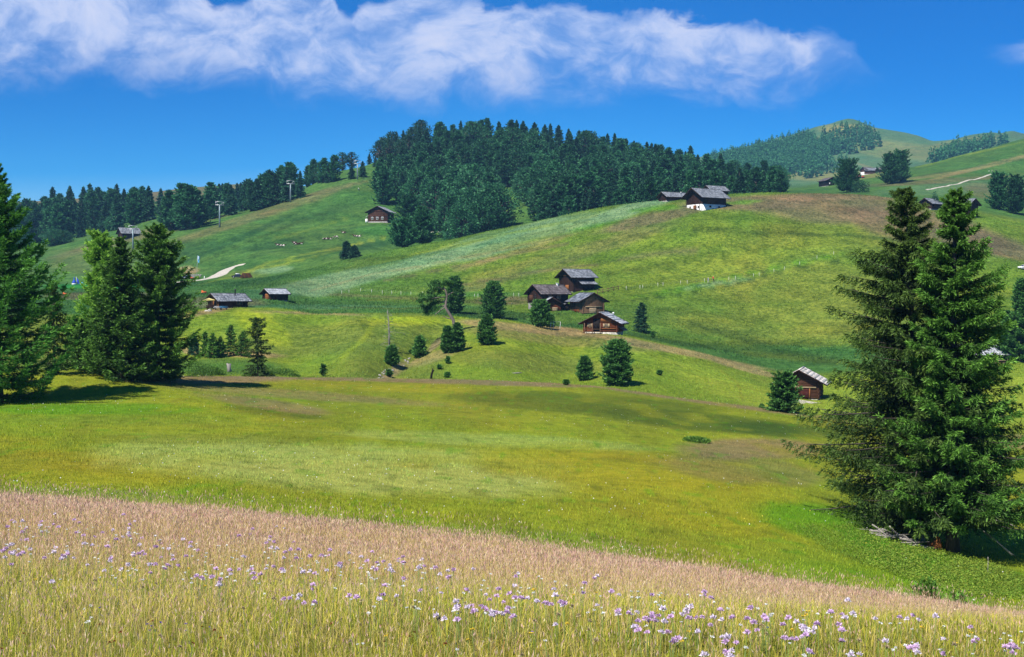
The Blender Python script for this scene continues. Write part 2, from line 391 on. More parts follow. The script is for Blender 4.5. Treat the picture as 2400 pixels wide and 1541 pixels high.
# patches: centre, half sizes, tilt in degrees, kind, strength, nearest and farthest distance
PATCH = [
    # near meadow
    (150, 1090, 420, 55, 4, 'yellow', .8, 40, 130), (60, 1080, 260, 26, 0, 'orange', .5, 40, 130),
    (760, 1092, 560, 62, 3, 'pale', .9, 40, 130), (1100, 1030, 420, 16, 3, 'pale', .6, 60, 130), (500, 1030, 320, 14, 0, 'olive', .5, 60, 130),
    (1450, 1100, 330, 40, 5, 'yellow', .8, 40, 130), (1600, 1180, 260, 60, 9, 'yellow', .7, 40, 130), (1560, 1075, 200, 14, 4, 'orange', .4, 50, 120),
    (900, 1215, 500, 40, 6, 'meadow', .6, 40, 80), (1300, 1270, 300, 24, 6, 'bright', .7, 40, 80), (300, 1165, 330, 18, 2, 'bright', .6, 40, 80),
    (1050, 912, 330, 12, 1, 'yellow', .55, 110, 170), (760, 930, 330, 12, 4, 'pink', .5, 100, 170), (480, 890, 200, 10, 0, 'pink', .8, 110, 170),
    (1350, 945, 330, 22, 3, 'darkg', .7, 100, 160), (1650, 990, 260, 22, 5, 'darkg', .85, 95, 160), (1850, 1010, 150, 18, 4, 'dark', .6, 95, 160),
    (1000, 893, 700, 7, 1.5, 'pink', .85, 130, 170), (1650, 940, 330, 7, 8, 'pink', .8, 130, 170), (1780, 1052, 180, 24, 0, 'pink', .75, 80, 140), (1740, 1100, 190, 30, 5, 'brown', .45, 60, 120),
    (650, 968, 130, 12, 6, 'darkg', .7, 90, 140), (640, 950, 160, 14, 8, 'pink', .6, 90, 140), (230, 960, 260, 14, 0, 'vivid', .6, 90, 130), (300, 985, 260, 14, 0, 'bright', .5, 80, 130),
    (700, 1000, 420, 10, 2, 'bright', .35, 80, 130),
    (1990, 1240, 190, 38, 12, 'vivid', .7, 40, 90), (2200, 1330, 240, 40, 14, 'vivid', .9, 38, 90), (2080, 1370, 260, 26, 10, 'vivid', .7, 35, 70), (1900, 1330, 240, 40, 10, 'meadow', .7, 40, 80),
    (2330, 1345, 100, 22, 14, 'darkg', .6, 40, 80),
    # bright bank
    (950, 752, 130, 16, 0, 'brighty', .9, 195, 285), (800, 800, 230, 40, 0, 'mottle', .7, 195, 260), (620, 770, 70, 26, 30, 'brighty', .6, 195, 285),
    (530, 828, 130, 8, 3, 'beige', .8, 195, 240), (520, 860, 130, 18, 0, 'shelf', .7, 180, 225),
    (1250, 850, 220, 20, 4, 'mottle', .6, 195, 260), (1600, 880, 220, 34, 14, 'bright', .6, 195, 260), (1700, 905, 150, 30, 20, 'mown', .6, 195, 260),
    (920, 872, 60, 14, -35, 'scree', .85, 180, 240), (1010, 840, 80, 16, -20, 'scree', .45, 190, 250), (1020, 808, 30, 10, -45, 'brown', .8, 200, 270),
    (1250, 772, 190, 9, 6, 'beige', .75, 225, 285), (1560, 818, 280, 8, 11, 'beige', .8, 225, 285), (1760, 868, 120, 7, 14, 'beige', .8, 225, 285), (480, 733, 60, 5, -10, 'beige', .8, 240, 300), (760, 736, 160, 3, 2, 'beige', .7, 250, 290),
    (1320, 795, 230, 14, 6, 'brown', .4, 220, 285), (2000, 935, 260, 50, 0, 'mown', .8, 165, 275), (2350, 930, 160, 70, 0, 'mown', .9, 165, 275), (2390, 1035, 60, 16, 0, 'pink', .7, 120, 180),
    # hollow and shelf with the huts
    (1700, 815, 220, 12, 8, 'dark', .75, 270, 330), (1850, 838, 130, 8, 5, 'darkg', .5, 270, 330), (1600, 780, 170, 22, 10, 'h2', .6, 270, 350), (1880, 800, 200, 12, 0, 'olive', .5, 280, 350),
    (1200, 740, 100, 8, 0, 'dark', .6, 275, 330), (1330, 748, 80, 12, 0, 'h2', .5, 290, 335), (1250, 725, 60, 8, 0, 'bright', .5, 300, 345), (1180, 705, 60, 10, 0, 'brown', .7, 310, 370),
    (800, 708, 240, 8, 2, 'shelf', .8, 290, 400), (820, 720, 260, 6, 0, 'teal', .7, 270, 360), (900, 697, 260, 5, 3, 'brown', .4, 300, 400), (1050, 690, 200, 6, 0, 'lawn', .35, 320, 400),
    (500, 712, 110, 14, 0, 'brown', .55, 290, 400), (600, 690, 110, 10, 0, 'teal', .6, 300, 420), (480, 685, 90, 10, 0, 'shelf', .6, 330, 440), (230, 695, 150, 10, 0, 'brown', .6, 330, 480), (210, 672, 140, 7, 0, 'lawn', .9, 400, 560), (200, 680, 140, 4, 0, 'shelf', .6, 400, 520),
    # big slope
    (2000, 560, 420, 40, 2, 'h2b', .5, 340, 470), (1900, 700, 330, 90, 10, 'h2b', .85, 300, 440), (2300, 730, 160, 120, 0, 'bright', .7, 280, 420), (1760, 770, 200, 34, 6, 'h2b', .6, 290, 350),
    (1600, 560, 220, 30, -8, 'bright', .35, 360, 470), (1700, 620, 260, 24, -14, 'bright', .35, 340, 440),
    (1300, 610, 300, 16, -17, 'brown', .4, 370, 480), (1150, 645, 300, 12, -15, 'h2b', .5, 360, 440), (1500, 690, 170, 18, -5, 'h2', .7, 310, 380),
    (1000, 612, 420, 22, -15.5, 'silver', .95, 370, 485), (780, 655, 200, 16, -14, 'silver', .85, 370, 480), (1330, 535, 260, 15, -16, 'silver', .95, 400, 490), (1470, 492, 130, 8, -14, 'silver', .9, 420, 490), (1230, 562, 160, 9, -16, 'h2b', .35, 400, 480), (1080, 575, 140, 5, -18, 'h2', .5, 430, 490), (1180, 600, 160, 5, -17, 'beige', .35, 400, 460),
    (1300, 556, 120, 6, -13, 'h2', .7, 390, 470), (1390, 530, 55, 5, -10, 'vivid', .5, 400, 470),
    (1560, 505, 170, 14, -14, 'brown', .78, 380, 490), (1750, 478, 160, 18, 0, 'brown', .78, 380, 490), (1950, 490, 200, 34, 2, 'brown', .78, 380, 490), (2180, 540, 230, 40, 12, 'brown', .78, 370, 500), (2330, 575, 120, 26, 16, 'brown', .78, 360, 500), (1950, 462, 220, 8, 0, 'pink', .7, 440, 495),
    (1540, 490, 60, 6, -4, 'vivid', .6, 400, 470), (1730, 476, 60, 5, -4, 'vivid', .6, 400, 480), (1680, 665, 90, 6, -7, 'silver', .8, 330, 420), (2330, 520, 100, 10, 20, 'h2', .7, 430, 520),
    (1720, 648, 260, 3, -12, 'h2', .6, 330, 420), (1760, 640, 230, 4, -12, 'vivid', .4, 330, 420), (1700, 540, 400, 2, 3, 'dark', .6, 380, 460), (1430, 569, 20, 4, 0, 'dark', .7, 380, 460),
    # hill with the ski lift
    (300, 560, 220, 10, -14, 'crest', .9, 560, 735), (620, 500, 260, 10, -18, 'crest', .7, 560, 760), (800, 440, 110, 6, -14, 'crest', .8, 640, 760),
    (240, 610, 160, 40, 0, 'crest', .35, 480, 700), (420, 590, 100, 20, -10, 'h3d', .6, 500, 680), (560, 560, 160, 6, -24, 'h3d', .8, 500, 680), (760, 500, 110, 10, -16, 'h3d', .5, 540, 720), (640, 575, 80, 10, -8, 'h3d', .6, 480, 640), (860, 575, 90, 16, -8, 'h3d', .8, 500, 600),
    (700, 610, 220, 3, -14, 'brighty', .4, 440, 580), (640, 634, 46, 7, -6, 'silver', .85, 420, 560), (560, 645, 60, 10, 0, 'mottle', .5, 400, 520), (600, 660, 80, 8, -12, 'h3d', .5, 390, 480), (880, 540, 70, 20, 0, 'lawn', .35, 540, 640),
    (442, 634, 24, 8, 0, 'scree', .8, 470, 560), (200, 470, 400, 22, -4, 'brown', .8, 1000, 1500),
    # right background
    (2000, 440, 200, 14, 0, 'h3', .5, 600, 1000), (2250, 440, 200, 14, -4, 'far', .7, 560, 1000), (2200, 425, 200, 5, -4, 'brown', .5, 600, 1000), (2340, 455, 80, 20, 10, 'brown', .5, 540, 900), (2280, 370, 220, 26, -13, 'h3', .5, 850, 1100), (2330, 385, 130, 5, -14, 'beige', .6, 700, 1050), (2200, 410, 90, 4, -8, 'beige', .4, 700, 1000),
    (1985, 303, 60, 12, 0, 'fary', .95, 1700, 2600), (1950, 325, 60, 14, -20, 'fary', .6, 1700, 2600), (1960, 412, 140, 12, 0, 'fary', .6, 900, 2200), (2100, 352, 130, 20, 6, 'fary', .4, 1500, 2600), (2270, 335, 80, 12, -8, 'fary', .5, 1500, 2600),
]
# tracks, ditches and mown edges: points, half width, kind, strength, nearest and farthest distance
LINES = [
    ([(470, 616), (520, 592), (560, 575), (610, 556), (660, 537), (720, 512), (770, 498)], 2.6, 'dark', .75, 500, 760), ([(572, 640), (620, 620), (700, 600), (780, 585), (860, 568), (900, 560)], 3, 'mown', .6, 440, 640),
    ([(300, 640), (420, 600), (520, 560), (600, 540)], 2.6, 'h3d', .7, 500, 700), ([(560, 520), (660, 488), (760, 450), (840, 428)], 3, 'crest', .6, 600, 780), ([(600, 585), (700, 560), (800, 540), (880, 528)], 2.6, 'h3d', .6, 500, 660), ([(640, 560), (720, 540), (820, 512)], 3, 'mown', .3, 500, 680),
    ([(700, 604), (800, 588), (905, 575)], 6, 'h3d', .6, 500, 600), ([(500, 640), (560, 612), (640, 590)], 3, 'h3d', .5, 480, 600),
    ([(1480, 697), (1560, 688), (1640, 676), (1740, 657), (1800, 640), (1860, 624), (1960, 600)], 3.0, 'vivid', .28, 330, 430), ([(1480, 704), (1580, 694), (1700, 674), (1780, 652), (1850, 632), (2000, 606)], 2.4, 'dark', .7, 330, 430),
    ([(1560, 536), (1640, 542), (1750, 548), (1900, 549), (2050, 556), (2180, 570)], 2.4, 'dark', .7, 380, 470), ([(860, 706), (1000, 702), (1120, 706), (1235, 708)], 2.4, 'darkg', .8, 300, 400), ([(800, 722), (940, 726), (1000, 722)], 2.4, 'darkg', .6, 290, 360),
    ([(700, 690), (860, 648), (1010, 620), (1180, 585), (1330, 552), (1420, 534)], 3, 'beige', .28, 390, 480), ([(900, 660), (1050, 630), (1200, 598), (1330, 570)], 3.5, 'brown', .5, 370, 470), ([(960, 600), (1100, 568), (1230, 540), (1400, 504)], 2.6, 'mown', .5, 420, 490), ([(820, 640), (1000, 598), (1180, 562)], 2.6, 'teal', .6, 420, 490),
    ([(1000, 680), (1150, 648), (1300, 622), (1420, 602)], 3, 'h2', .6, 350, 460), ([(1080, 668), (1250, 640), (1400, 620), (1520, 598), (1640, 585)], 3, 'brown', .5, 350, 460), ([(1300, 640), (1450, 618), (1600, 600), (1760, 590)], 3, 'mown', .45, 350, 460),
    ([(1420, 645), (1540, 622), (1680, 600), (1820, 585)], 2.6, 'darkg', .5, 350, 460), ([(1560, 640), (1700, 612), (1840, 592), (1980, 580)], 2.6, 'mown', .4, 350, 460),
    ([(1620, 760), (1720, 790), (1800, 812), (1900, 838), (1960, 850)], 9, 'dark', .6, 275, 340), ([(1600, 745), (1700, 752), (1850, 770), (1980, 775)], 5, 'mown', .35, 300, 360), ([(1620, 700), (1760, 716), (1900, 712)], 2.6, 'h2', .5, 310, 400),
    ([(880, 745), (860, 790), (800, 840)], 8, 'brighty', .35, 200, 275), ([(1000, 760), (960, 800), (930, 850)], 6, 'mottle', .5, 200, 275), ([(1080, 770), (1040, 800), (990, 835), (930, 880)], 5, 'scree', .4, 190, 275),
    ([(1560, 840), (1640, 860), (1720, 890), (1780, 930)], 3, 'mown', .4, 195, 265), ([(1690, 870), (1730, 900), (1740, 940)], 2.6, 'olive', .5, 195, 265),
    ([(2150, 392), (2250, 366), (2400, 332)], 2.6, 'mown', .4, 850, 1050), ([(2160, 412), (2280, 392), (2400, 372)], 2.4, 'h3d', .5, 700, 1050), ([(1840, 452), (1960, 442), (2060, 436)], 3, 'h3d', .4, 600, 900), ([(2060, 400), (2000, 380), (1960, 370)], 2.4, 'beige', .5, 1200, 2300)]
def seg_dist(px, py, pts):
    best = np.full(px.shape, 1e9)
    for (x0, y0), (x1, y1) in zip(pts[:-1], pts[1:]):
        dx, dy = x1 - x0, y1 - y0; t = np.clip(((px - x0) * dx + (py - y0) * dy) / (dx * dx + dy * dy), 0, 1)
        best = np.minimum(best, np.hypot(px - x0 - t * dx, (py - y0 - t * dy) * 1.4))
    return best
def paint(X, Y, Z):
    px, py = project(X, np.maximum(Y, 3.0), Z)
    d = np.maximum(Y, 0)
    n = fbm(X / (0.09 * d + 1.5), Y / (0.16 * d + 2), 4)
    n2 = fbm(X / (0.03 * d + 0.6) + 31, Y / (0.06 * d + 0.8), 3)
    C = np.zeros(X.shape + (3,)); C[:] = GC['meadow']
    def lay(w, c): C[:] = C * (1 - w[..., None]) + w[..., None] * np.asarray(c)
    lay(sstep(0.1, .45, n2 + 0.1) * .45, GC['olive'])
    lay(sstep(100, 150, d) * .45, GC['olive'])
    lay(1 - sstep(30, 36, d), GC['fgb']); lay((1 - sstep(9, 15, d)) * .45, GC['meadow'])
    lay(sstep(176, 196, d), GC['bright']); lay(sstep(176, 196, d) * sstep(.0, .4, n) * .6, GC['mottle'])
    lay(sstep(268, 290, d), GC['shelf']); lay(sstep(310, 360, d) * sstep(500, 1200, px), GC['h2'])
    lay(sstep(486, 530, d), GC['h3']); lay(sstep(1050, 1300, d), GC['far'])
    wob = 0.32 * n + 0.2 * n2
    for cx, cy, rx, ry, rot, c, k, d0, d1 in PATCH:
        a = R(rot); ca, sa = math.cos(a), math.sin(a)
        dx, dy = px - cx, py - cy
        r = np.sqrt(((dx * ca + dy * sa) / (rx * 1.25)) ** 2 + ((-dx * sa + dy * ca) / (ry * 1.25)) ** 2) + wob
        w = k * (1 - sstep(0.58, 0.98, r)) * sstep(d0 - 5, d0 + 5, d) * (1 - sstep(d1 - 5, d1 + 5, d))
        lay(w, GC[c])
    # tussocks and dry spots of the close meadow
    near = sstep(36, 42, d) * (1 - sstep(165, 185, d))
    lay(sstep(.26, .40, vnoise(X / .8 + 3, Y / 1.6)) * near * .38, GC['darkg']); lay(sstep(.30, .42, vnoise(X / .7 + 90, Y / 1.5)) * near * .4, GC['vivid'])
    lay(sstep(.16, .42, vnoise(X / 2.7 + 50, Y / 5.0 + 8)) * near * .4, GC['yellow']); lay(sstep(.24, .44, vnoise(X / 1.9 + 150, Y / 3.6 + 8)) * near * .35, GC['olive'])
    for pts, hw, c, k, d0, d1 in LINES:
        dist = seg_dist(px, py + 2.5 * n, pts) * (1 + .5 * n2)
        lay(k * (1 - sstep(hw * .6, hw * 1.7, dist)) * sstep(d0 - 5, d0 + 5, d) * (1 - sstep(d1 - 5, d1 + 5, d)), GC[c])
    # streaks along the slopes, mown and grazed lines
    st_ = fbm(X / (0.05 * d + 2) , (Z * 3.2 + Y * 0.12) / (0.012 * d + 0.6), 3)
    C *= (1 + 0.28 * st_ * sstep(180, 300, d))[..., None]
    C *= (1 - .06 * sstep(280, 340, d))[..., None]
    return np.clip(C, 0.003, 0.9)

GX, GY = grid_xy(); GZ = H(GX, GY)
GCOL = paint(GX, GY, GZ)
nr, nc = GX.shape
idx = np.arange(nr * nc).reshape(nr, nc)
GF = np.stack([idx[:-1, :-1], idx[:-1, 1:], idx[1:, 1:], idx[1:, :-1]], -1).reshape(-1, 4)
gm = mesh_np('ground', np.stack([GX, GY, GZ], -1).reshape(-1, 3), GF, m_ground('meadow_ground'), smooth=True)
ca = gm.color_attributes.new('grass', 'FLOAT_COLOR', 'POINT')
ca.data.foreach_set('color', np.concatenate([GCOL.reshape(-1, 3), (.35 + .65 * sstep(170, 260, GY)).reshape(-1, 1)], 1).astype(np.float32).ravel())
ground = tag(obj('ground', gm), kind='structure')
ground['label'] = 'green and golden alpine meadows rolling up to the hills'
# ------------------------------------------------------------------ trees
M_BARK = m_wood('bark', (0.060, 0.050, 0.043), (0.17, 0.145, 0.128), (6, 6, 0.8))
M_OLDBARK = m_wood('old_pine_bark', (0.13, 0.10, 0.085), (0.36, 0.30, 0.26), (5, 5, 0.7))
M_DEADWOOD = m_wood('dead_wood', (0.20, 0.18, 0.16), (0.52, 0.48, 0.43), (5, 5, 0.7))
M_SPRUCE = m_leaf('spruce_needles', (0.014, 0.036, 0.008), (0.060, 0.155, 0.020), (0.16, 0.34, 0.04), .17)
M_SPRUCE_OLD = m_leaf('hanging_spruce_needles', (0.014, 0.032, 0.008), (0.058, 0.118, 0.020), (0.15, 0.25, 0.035), .17)
M_LARCH = m_leaf('larch_needles', (0.025, 0.085, 0.012), (0.075, 0.23, 0.028), (0.17, 0.42, 0.055), 0.35)
M_LARCH_PALE = m_leaf('pale_larch_needles', (0.07, 0.17, 0.02), (0.19, 0.38, 0.045), (0.30, 0.52, 0.07), 0.4)
M_PINE = m_leaf('pine_needles', (0.014, 0.045, 0.014), (0.050, 0.150, 0.030), (0.12, 0.29, 0.05), .17)
M_WOOD_A = m_leaf('forest_needles', (0.010, 0.045, 0.024), (0.024, 0.090, 0.042), (0.042, 0.150, 0.060), 0.2, 0.55)
M_WOOD_B = m_leaf('forest_larch_needles', (0.016, 0.065, 0.028), (0.036, 0.140, 0.050), (0.060, 0.210, 0.070), 0.25, 0.55)
M_BUSH = m_leaf('bush_leaves', (0.03, 0.07, 0.012), (0.07, 0.16, 0.022), (0.14, 0.27, 0.035), 0.3)

def unit(v): return v / (np.linalg.norm(v, axis=-1, keepdims=True) + 1e-9)
def kites(P, D, L, W, rng, roll=None):
    """leaf-sized kites from bases P along directions D"""
    n = len(P); D = unit(D)
    r = rng.normal(size=(n, 3)) if roll is None else roll
    S = unit(np.cross(D, r)) * np.reshape(W, (-1, 1))
    L = np.reshape(L, (-1, 1))
    N = unit(np.cross(D, S)) * (L * rng.uniform(-.12, .12, (n, 1)))
    V = np.stack([P, P + D * L * .45 + S + N, P + D * L, P + D * L * .45 - S + N], 1).reshape(-1, 3)
    return V, np.arange(4 * n).reshape(n, 4)

def conifer(seed, h, r, nb=120, samples=9, twigs=2, per=3, kl=0.26, kw=0.045, base=0.04, shape=0.85, up=0.05, droop=0.35,
            tipup=0.25, hang=0.45, jit=0.3, top_w=0.05, twig_len=0.3, lean=0.0, gap=0.0, side_bias=None, bent=0.0, twig_min=0.25, brad=0.0065, prof=None, qe=.92, whorls=0):
    """returns wood MB and needle arrays of a whorled conifer standing at the origin"""
    rng = np.random.default_rng(seed)
    q = (np.arange(nb) + rng.uniform(0, 1, nb)) / nb
    if whorls:
        qw = (np.floor(q * whorls) + .5) / whorls + rng.normal(0, .13, nb) / whorls; q = np.where(q < .93, qw, q).clip(0, 1)
    hz = h * (base + (0.985 - base) * q ** qe)
    az = np.arange(nb) * 2.39996 + rng.normal(0, .35, nb)
    f = 1 - hz / h
    L = r * (top_w + (1 - top_w) * f ** shape) * (1 + jit * rng.normal(0, 1, nb)).clip(.35, 1.6)
    if prof: L = np.interp(f, [a for a, b in prof], [b for a, b in prof]) * (1 + jit * rng.normal(0, 1, nb)).clip(.3, 1.45)
    # the lowest boughs are a little shorter
    if not prof: L *= 0.72 + 0.28 * sstep(base, base + 0.14, hz / h)
    if gap: L *= np.where(rng.random(nb) < gap, .45, 1)
    if side_bias: L *= 1 + side_bias[1] * np.cos(az - side_bias[0])
    cx = bent * np.sin(hz / h * 3.0) + lean * hz; 
    wood = MB()
    zz = np.linspace(0, h * .985, 14)
    tr = max(0.05, h * .0155)
    wood.tube([(bent * math.sin(z / h * 3.0) + lean * z, 0, z) for z in zz], [tr * (1.35 if i == 0 else 1) * (1 - z / h) ** .8 + .012 for i, z in enumerate(zz)], 9)
    upb = up + 0.55 * (hz / h) ** 3 + rng.normal(0, .06, nb)
    dr = droop * (1 - .6 * hz / h)
    m = samples
    t = np.linspace(0.14, 1.0, m)[None, :] + rng.uniform(-.5, .5, (nb, m)) / m * .8
    t = t.clip(.05, 1)
    ca, sa = np.cos(az)[:, None], np.sin(az)[:, None]
    rad = L[:, None] * t * (1 - .08 * t)
    zo = L[:, None] * (upb[:, None] * t - dr[:, None] * t ** 2 + tipup * dr[:, None] * 1.6 * t ** 4)
    P = np.stack([cx[:, None] + ca * rad, sa * rad, hz[:, None] + zo], -1)
    slope = upb[:, None] - 2 * dr[:, None] * t + tipup * 6.4 * dr[:, None] * t ** 3
    B = unit(np.stack([ca + 0 * t, sa + 0 * t, slope], -1))
    for i in range(nb):
        if L[i] < .18: continue
        tt = np.linspace(0, .84, 6); rr = L[i] * tt * (1 - .08 * tt); z = hz[i] + L[i] * (upb[i] * tt - dr[i] * tt ** 2 + tipup * dr[i] * 1.6 * tt ** 4)
        wood.tube(np.stack([cx[i] + math.cos(az[i]) * rr, math.sin(az[i]) * rr, z], 1), (brad * L[i] + .006) * (1 - tt * .8), 4, False)
    Vs, Fs, Ts, n0 = [], [], [], 0
    side = np.stack([-sa + 0 * t, ca + 0 * t, 0 * t], -1)
    for k in range(twigs + 1):
        sg = 0 if k == twigs else (1 if k % 2 else -1)
        tl = np.maximum(twig_len * L[:, None] * (1.05 - t) * rng.uniform(.6, 1.3, t.shape), twig_min * np.clip(L / (.42 * r), .18, 1)[:, None] * rng.uniform(.6, 1.3, t.shape))
        D0 = B * (0.75 if sg else 1.0) + side * sg * rng.uniform(.5, 1.1, t.shape)[..., None] + np.array([0, 0, -1.0]) * (hang * rng.uniform(.3, 1.4, t.shape))[..., None]
        D0 = unit(D0)
        for j in range(per):
            a = (j + rng.uniform(.1, .9, t.shape)) / per
            p = P + D0 * (tl * a)[..., None]; p[..., 2] -= hang * .35 * tl * a ** 2
            d = D0 + rng.normal(0, .42, p.shape) + np.array([0, 0, .12])
            sm = np.clip(.45 + L / (.9 * r), .5, 1)[:, None]; l = kl * sm * rng.uniform(.65, 1.3, t.shape); w_ = kw * sm * rng.uniform(.7, 1.3, t.shape)
            V, F = kites(p.reshape(-1, 3), d.reshape(-1, 3), l.ravel(), w_.ravel(), rng)
            Vs.append(V); Fs.append(F + n0); n0 += len(V)
            Ts.append((0.1 + 0.62 * t ** 1.5 + .32 * a - .12 + rng.normal(0, .1, t.shape)).clip(0, 1).ravel())
    # leader
    V, F = kites(np.stack([np.full(14, cx[-1]), np.zeros(14), h * rng.uniform(.93, .985, 14)], 1), rng.normal(0, .35, (14, 3)) + [0, 0, 1], np.full(14, kl * 1.1), np.full(14, kw), rng)
    Vs.append(V); Fs.append(F + n0); Ts.append(np.full(14, .9))
    return wood, np.concatenate(Vs), np.concatenate(Fs), np.concatenate(Ts)

def round_pine(seed, h, r, n_cl=90, per=26, kl=0.32, kw=0.045, base=0.03, pw=0.75, fat=0.36, lump=0.42):
    """dense ovoid stone pine: brushes of needles over an uneven egg-shaped crown"""
    rng = np.random.default_rng(seed)
    u = (np.arange(n_cl) + rng.random(n_cl)) / n_cl
    az = np.arange(n_cl) * 2.39996 + rng.normal(0, .4, n_cl)
    z = base + (1 - base) * u
    prof = (np.sin(np.pi * np.clip((z - base) / (1 - base), 0, 1) ** pw * .97 + .03 * 0)).clip(0, 1) ** .75
    prof = np.maximum(prof, .10)
    lum = 1 + lump * np.array([vnoise(np.array([math.cos(a) * 1.6 + 5 + seed]), np.array([zz * 5.0]))[0] * 2 for a, zz in zip(az, z)]) + rng.normal(0, .13, n_cl)
    rad = r * prof * lum
    C = np.stack([np.cos(az) * rad, np.sin(az) * rad, z * h], 1)
    out = unit(np.stack([np.cos(az), np.sin(az), .55 + .9 * (z - .4)], 1))
    wood = MB()
    zz = np.linspace(0, h * .96, 10); tr = max(.04, .016 * h)
    wood.tube([(0, 0, a) for a in zz], [tr * (1 - a / h) + .015 for a in zz], 8)
    for i in range(0, n_cl):
        a = np.array([0, 0, max(.05, z[i] * h - rad[i] * .45)]); b = C[i] - out[i] * .1
        wood.tube([a, (a + b) / 2 + [0, 0, -.03 * h], b], [.02 + .012 * rad[i], .02, .01], 4, False)
    Vs, Fs, Ts, n0 = [], [], [], 0
    for layer, (q, rr) in enumerate(((1.0, 1.0), (.72, .8))):
        m = int(per * rr)
        P = np.repeat(C * [q, q, 1], m, 0) + rng.normal(0, 1, (n_cl * m, 3)) * (fat * r * .42)
        P[:, 2] = np.clip(P[:, 2], .02 * h, h * 1.01)
        D = np.repeat(out, m, 0) * .9 + rng.normal(0, .55, (n_cl * m, 3))
        V, F = kites(P, D, kl * rng.uniform(.6, 1.25, len(P)), kw * rng.uniform(.7, 1.3, len(P)), rng)
        Vs.append(V); Fs.append(F + n0); n0 += len(V)
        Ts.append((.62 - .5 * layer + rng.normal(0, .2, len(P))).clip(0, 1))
    return wood, np.concatenate(Vs), np.concatenate(Fs), np.concatenate(Ts)

def plant_tree(name, label, cat, gen, leafmat, loc, rz=0.0, group=None, bark=None, crown='crown', trunk='trunk'):
    wood, V, F, T = gen
    t = thing(name, label, cat, loc, rz, group)
    wood.build(trunk, bark or M_BARK, t, smooth=True)
    obj(crown, mesh_np(crown, V, F, leafmat, tint=T), t)
    return t

def merged(gen, leafmat, name):
    """small or far tree: wood and needles in one mesh"""
    wood, V, F, T = gen
    WV = np.concatenate(wood.V); nW = len(WV)
    FF = [F + nW]; tt = [T]; mi = [np.zeros(len(F), int)]
    for arr in (wood.Q, wood.T):
        if arr:
            a = np.concatenate(arr); FF.append(a); tt.append(np.zeros(len(a))); mi.append(np.ones(len(a), int))
    q = [np.concatenate([f for f in FF if f.shape[1] == 4]), np.concatenate([f for f in FF if f.shape[1] == 3])] if any(f.shape[1] == 3 for f in FF) else [np.concatenate(FF)]
    order = [i for i, f in enumerate(FF) if f.shape[1] == 4] + [i for i, f in enumerate(FF) if f.shape[1] == 3]
    return mesh_np(name, np.vstack([WV, V]), q, tint=np.concatenate([tt[i] for i in order]), mats=[leafmat, M_BARK], midx=np.concatenate([mi[i] for i in order]))

def top_h(base, px_h):
    """tree height in metres from its height in view units"""
    return px_h * base.y / FPX

# --- the two big spruces on the right, standing close together on the meadow's edge
p = at(2232, 1293, lo=40, hi=110)
plant_tree('spruce', 'taller dark spruce with a straight trunk, on the near meadow at the right', 'tree',
           conifer(21, top_h(p, 858), 3.6, nb=400, samples=16, twigs=2, per=10, kl=.25, kw=.027, base=.085, whorls=29, up=.18, droop=.36, tipup=.5, hang=.62, jit=.27, twig_len=.30, gap=.12, twig_min=.36, lean=-.004, side_bias=(0.2, .18), qe=1.15,
                   prof=[(0, .12), (.06, .65), (.18, 1.0), (.24, 1.9), (.34, 1.9), (.42, 2.1), (.55, 2.4), (.68, 3.3), (.85, 3.9), (.95, 3.0)]), M_SPRUCE, p)
p = at(2165, 1262, lo=40, hi=110)
plant_tree('spruce', 'shaggier spruce with hanging twigs and a leaning forked trunk, left one of the near pair', 'tree',
           conifer(37, top_h(p, 832), 4.6, nb=420, samples=18, twigs=2, per=10, kl=.25, kw=.026, base=.05, whorls=29, up=.16, droop=.30, tipup=.4, hang=1.0, jit=.28, twig_len=.24, gap=.12, twig_min=.40, lean=-.062, side_bias=(2.9, .10), qe=1.2,
                   prof=[(0, .12), (.06, .75), (.19, 1.15), (.24, 2.4), (.29, 3.1), (.36, 2.6), (.46, 3.5), (.57, 3.8), (.66, 5.0), (.76, 5.4), (.88, 6.0), (.96, 4.2)]), M_SPRUCE_OLD, p)
# --- the trees on the left
p = at(-2, 944, lo=80, hi=124)
plant_tree('larch', 'large bright green larch cut off by the left edge of the view', 'tree',
           conifer(5, top_h(p, 560), 5.4, nb=300, samples=15, twigs=2, per=8, kl=.36, kw=.042, twig_min=.42, base=.006, shape=.74, up=.16, droop=.34, tipup=.95, hang=.3, jit=.30, whorls=30, prof=[(0, .1), (.2, 1.5), (.35, 2.7), (.5, 3.8), (.7, 4.8), (.85, 5.2), (.99, 4.6)], top_w=.05, twig_len=.26, gap=.1), M_LARCH, p)
p = at(124, None, d=122)
plant_tree('spruce', 'slim dark spruce half hidden behind the large larch', 'tree', conifer(8, 8.6, 1.5, nb=90, samples=8, per=3, kl=.3, kw=.05, hang=.8, shape=.6), M_SPRUCE_OLD, p)
p = at(372, 893, lo=90, hi=127)
plant_tree('spruce', 'broad dark spruce on the meadow, largest of the left clump', 'tree',
           conifer(13, top_h(p, 368), 3.7, nb=290, samples=14, twigs=2, per=8, kl=.31, kw=.041, twig_min=.4, base=.01, shape=.62, up=.16, droop=.34, tipup=.75, hang=.35, jit=.32, whorls=24, gap=.14, prof=[(0, .2), (.06, .75), (.18, 1.5), (.35, 2.4), (.55, 3.0), (.8, 3.3), (.99, 3.0)], top_w=.12, twig_len=.27, side_bias=(0, .1)), M_SPRUCE, p)
p = at(283, None, d=121)
plant_tree('spruce', 'spruce with a narrow pointed top beside the broad dark one', 'tree',
           conifer(14, 13.6, 3.6, nb=230, samples=12, twigs=2, per=6, kl=.34, kw=.05, twig_min=.4, base=.01, shape=.85, up=.14, droop=.34, tipup=.7, hang=.45, jit=.32, whorls=24, gap=.12, top_w=.04), M_SPRUCE, p)
p = at(236, None, d=132)
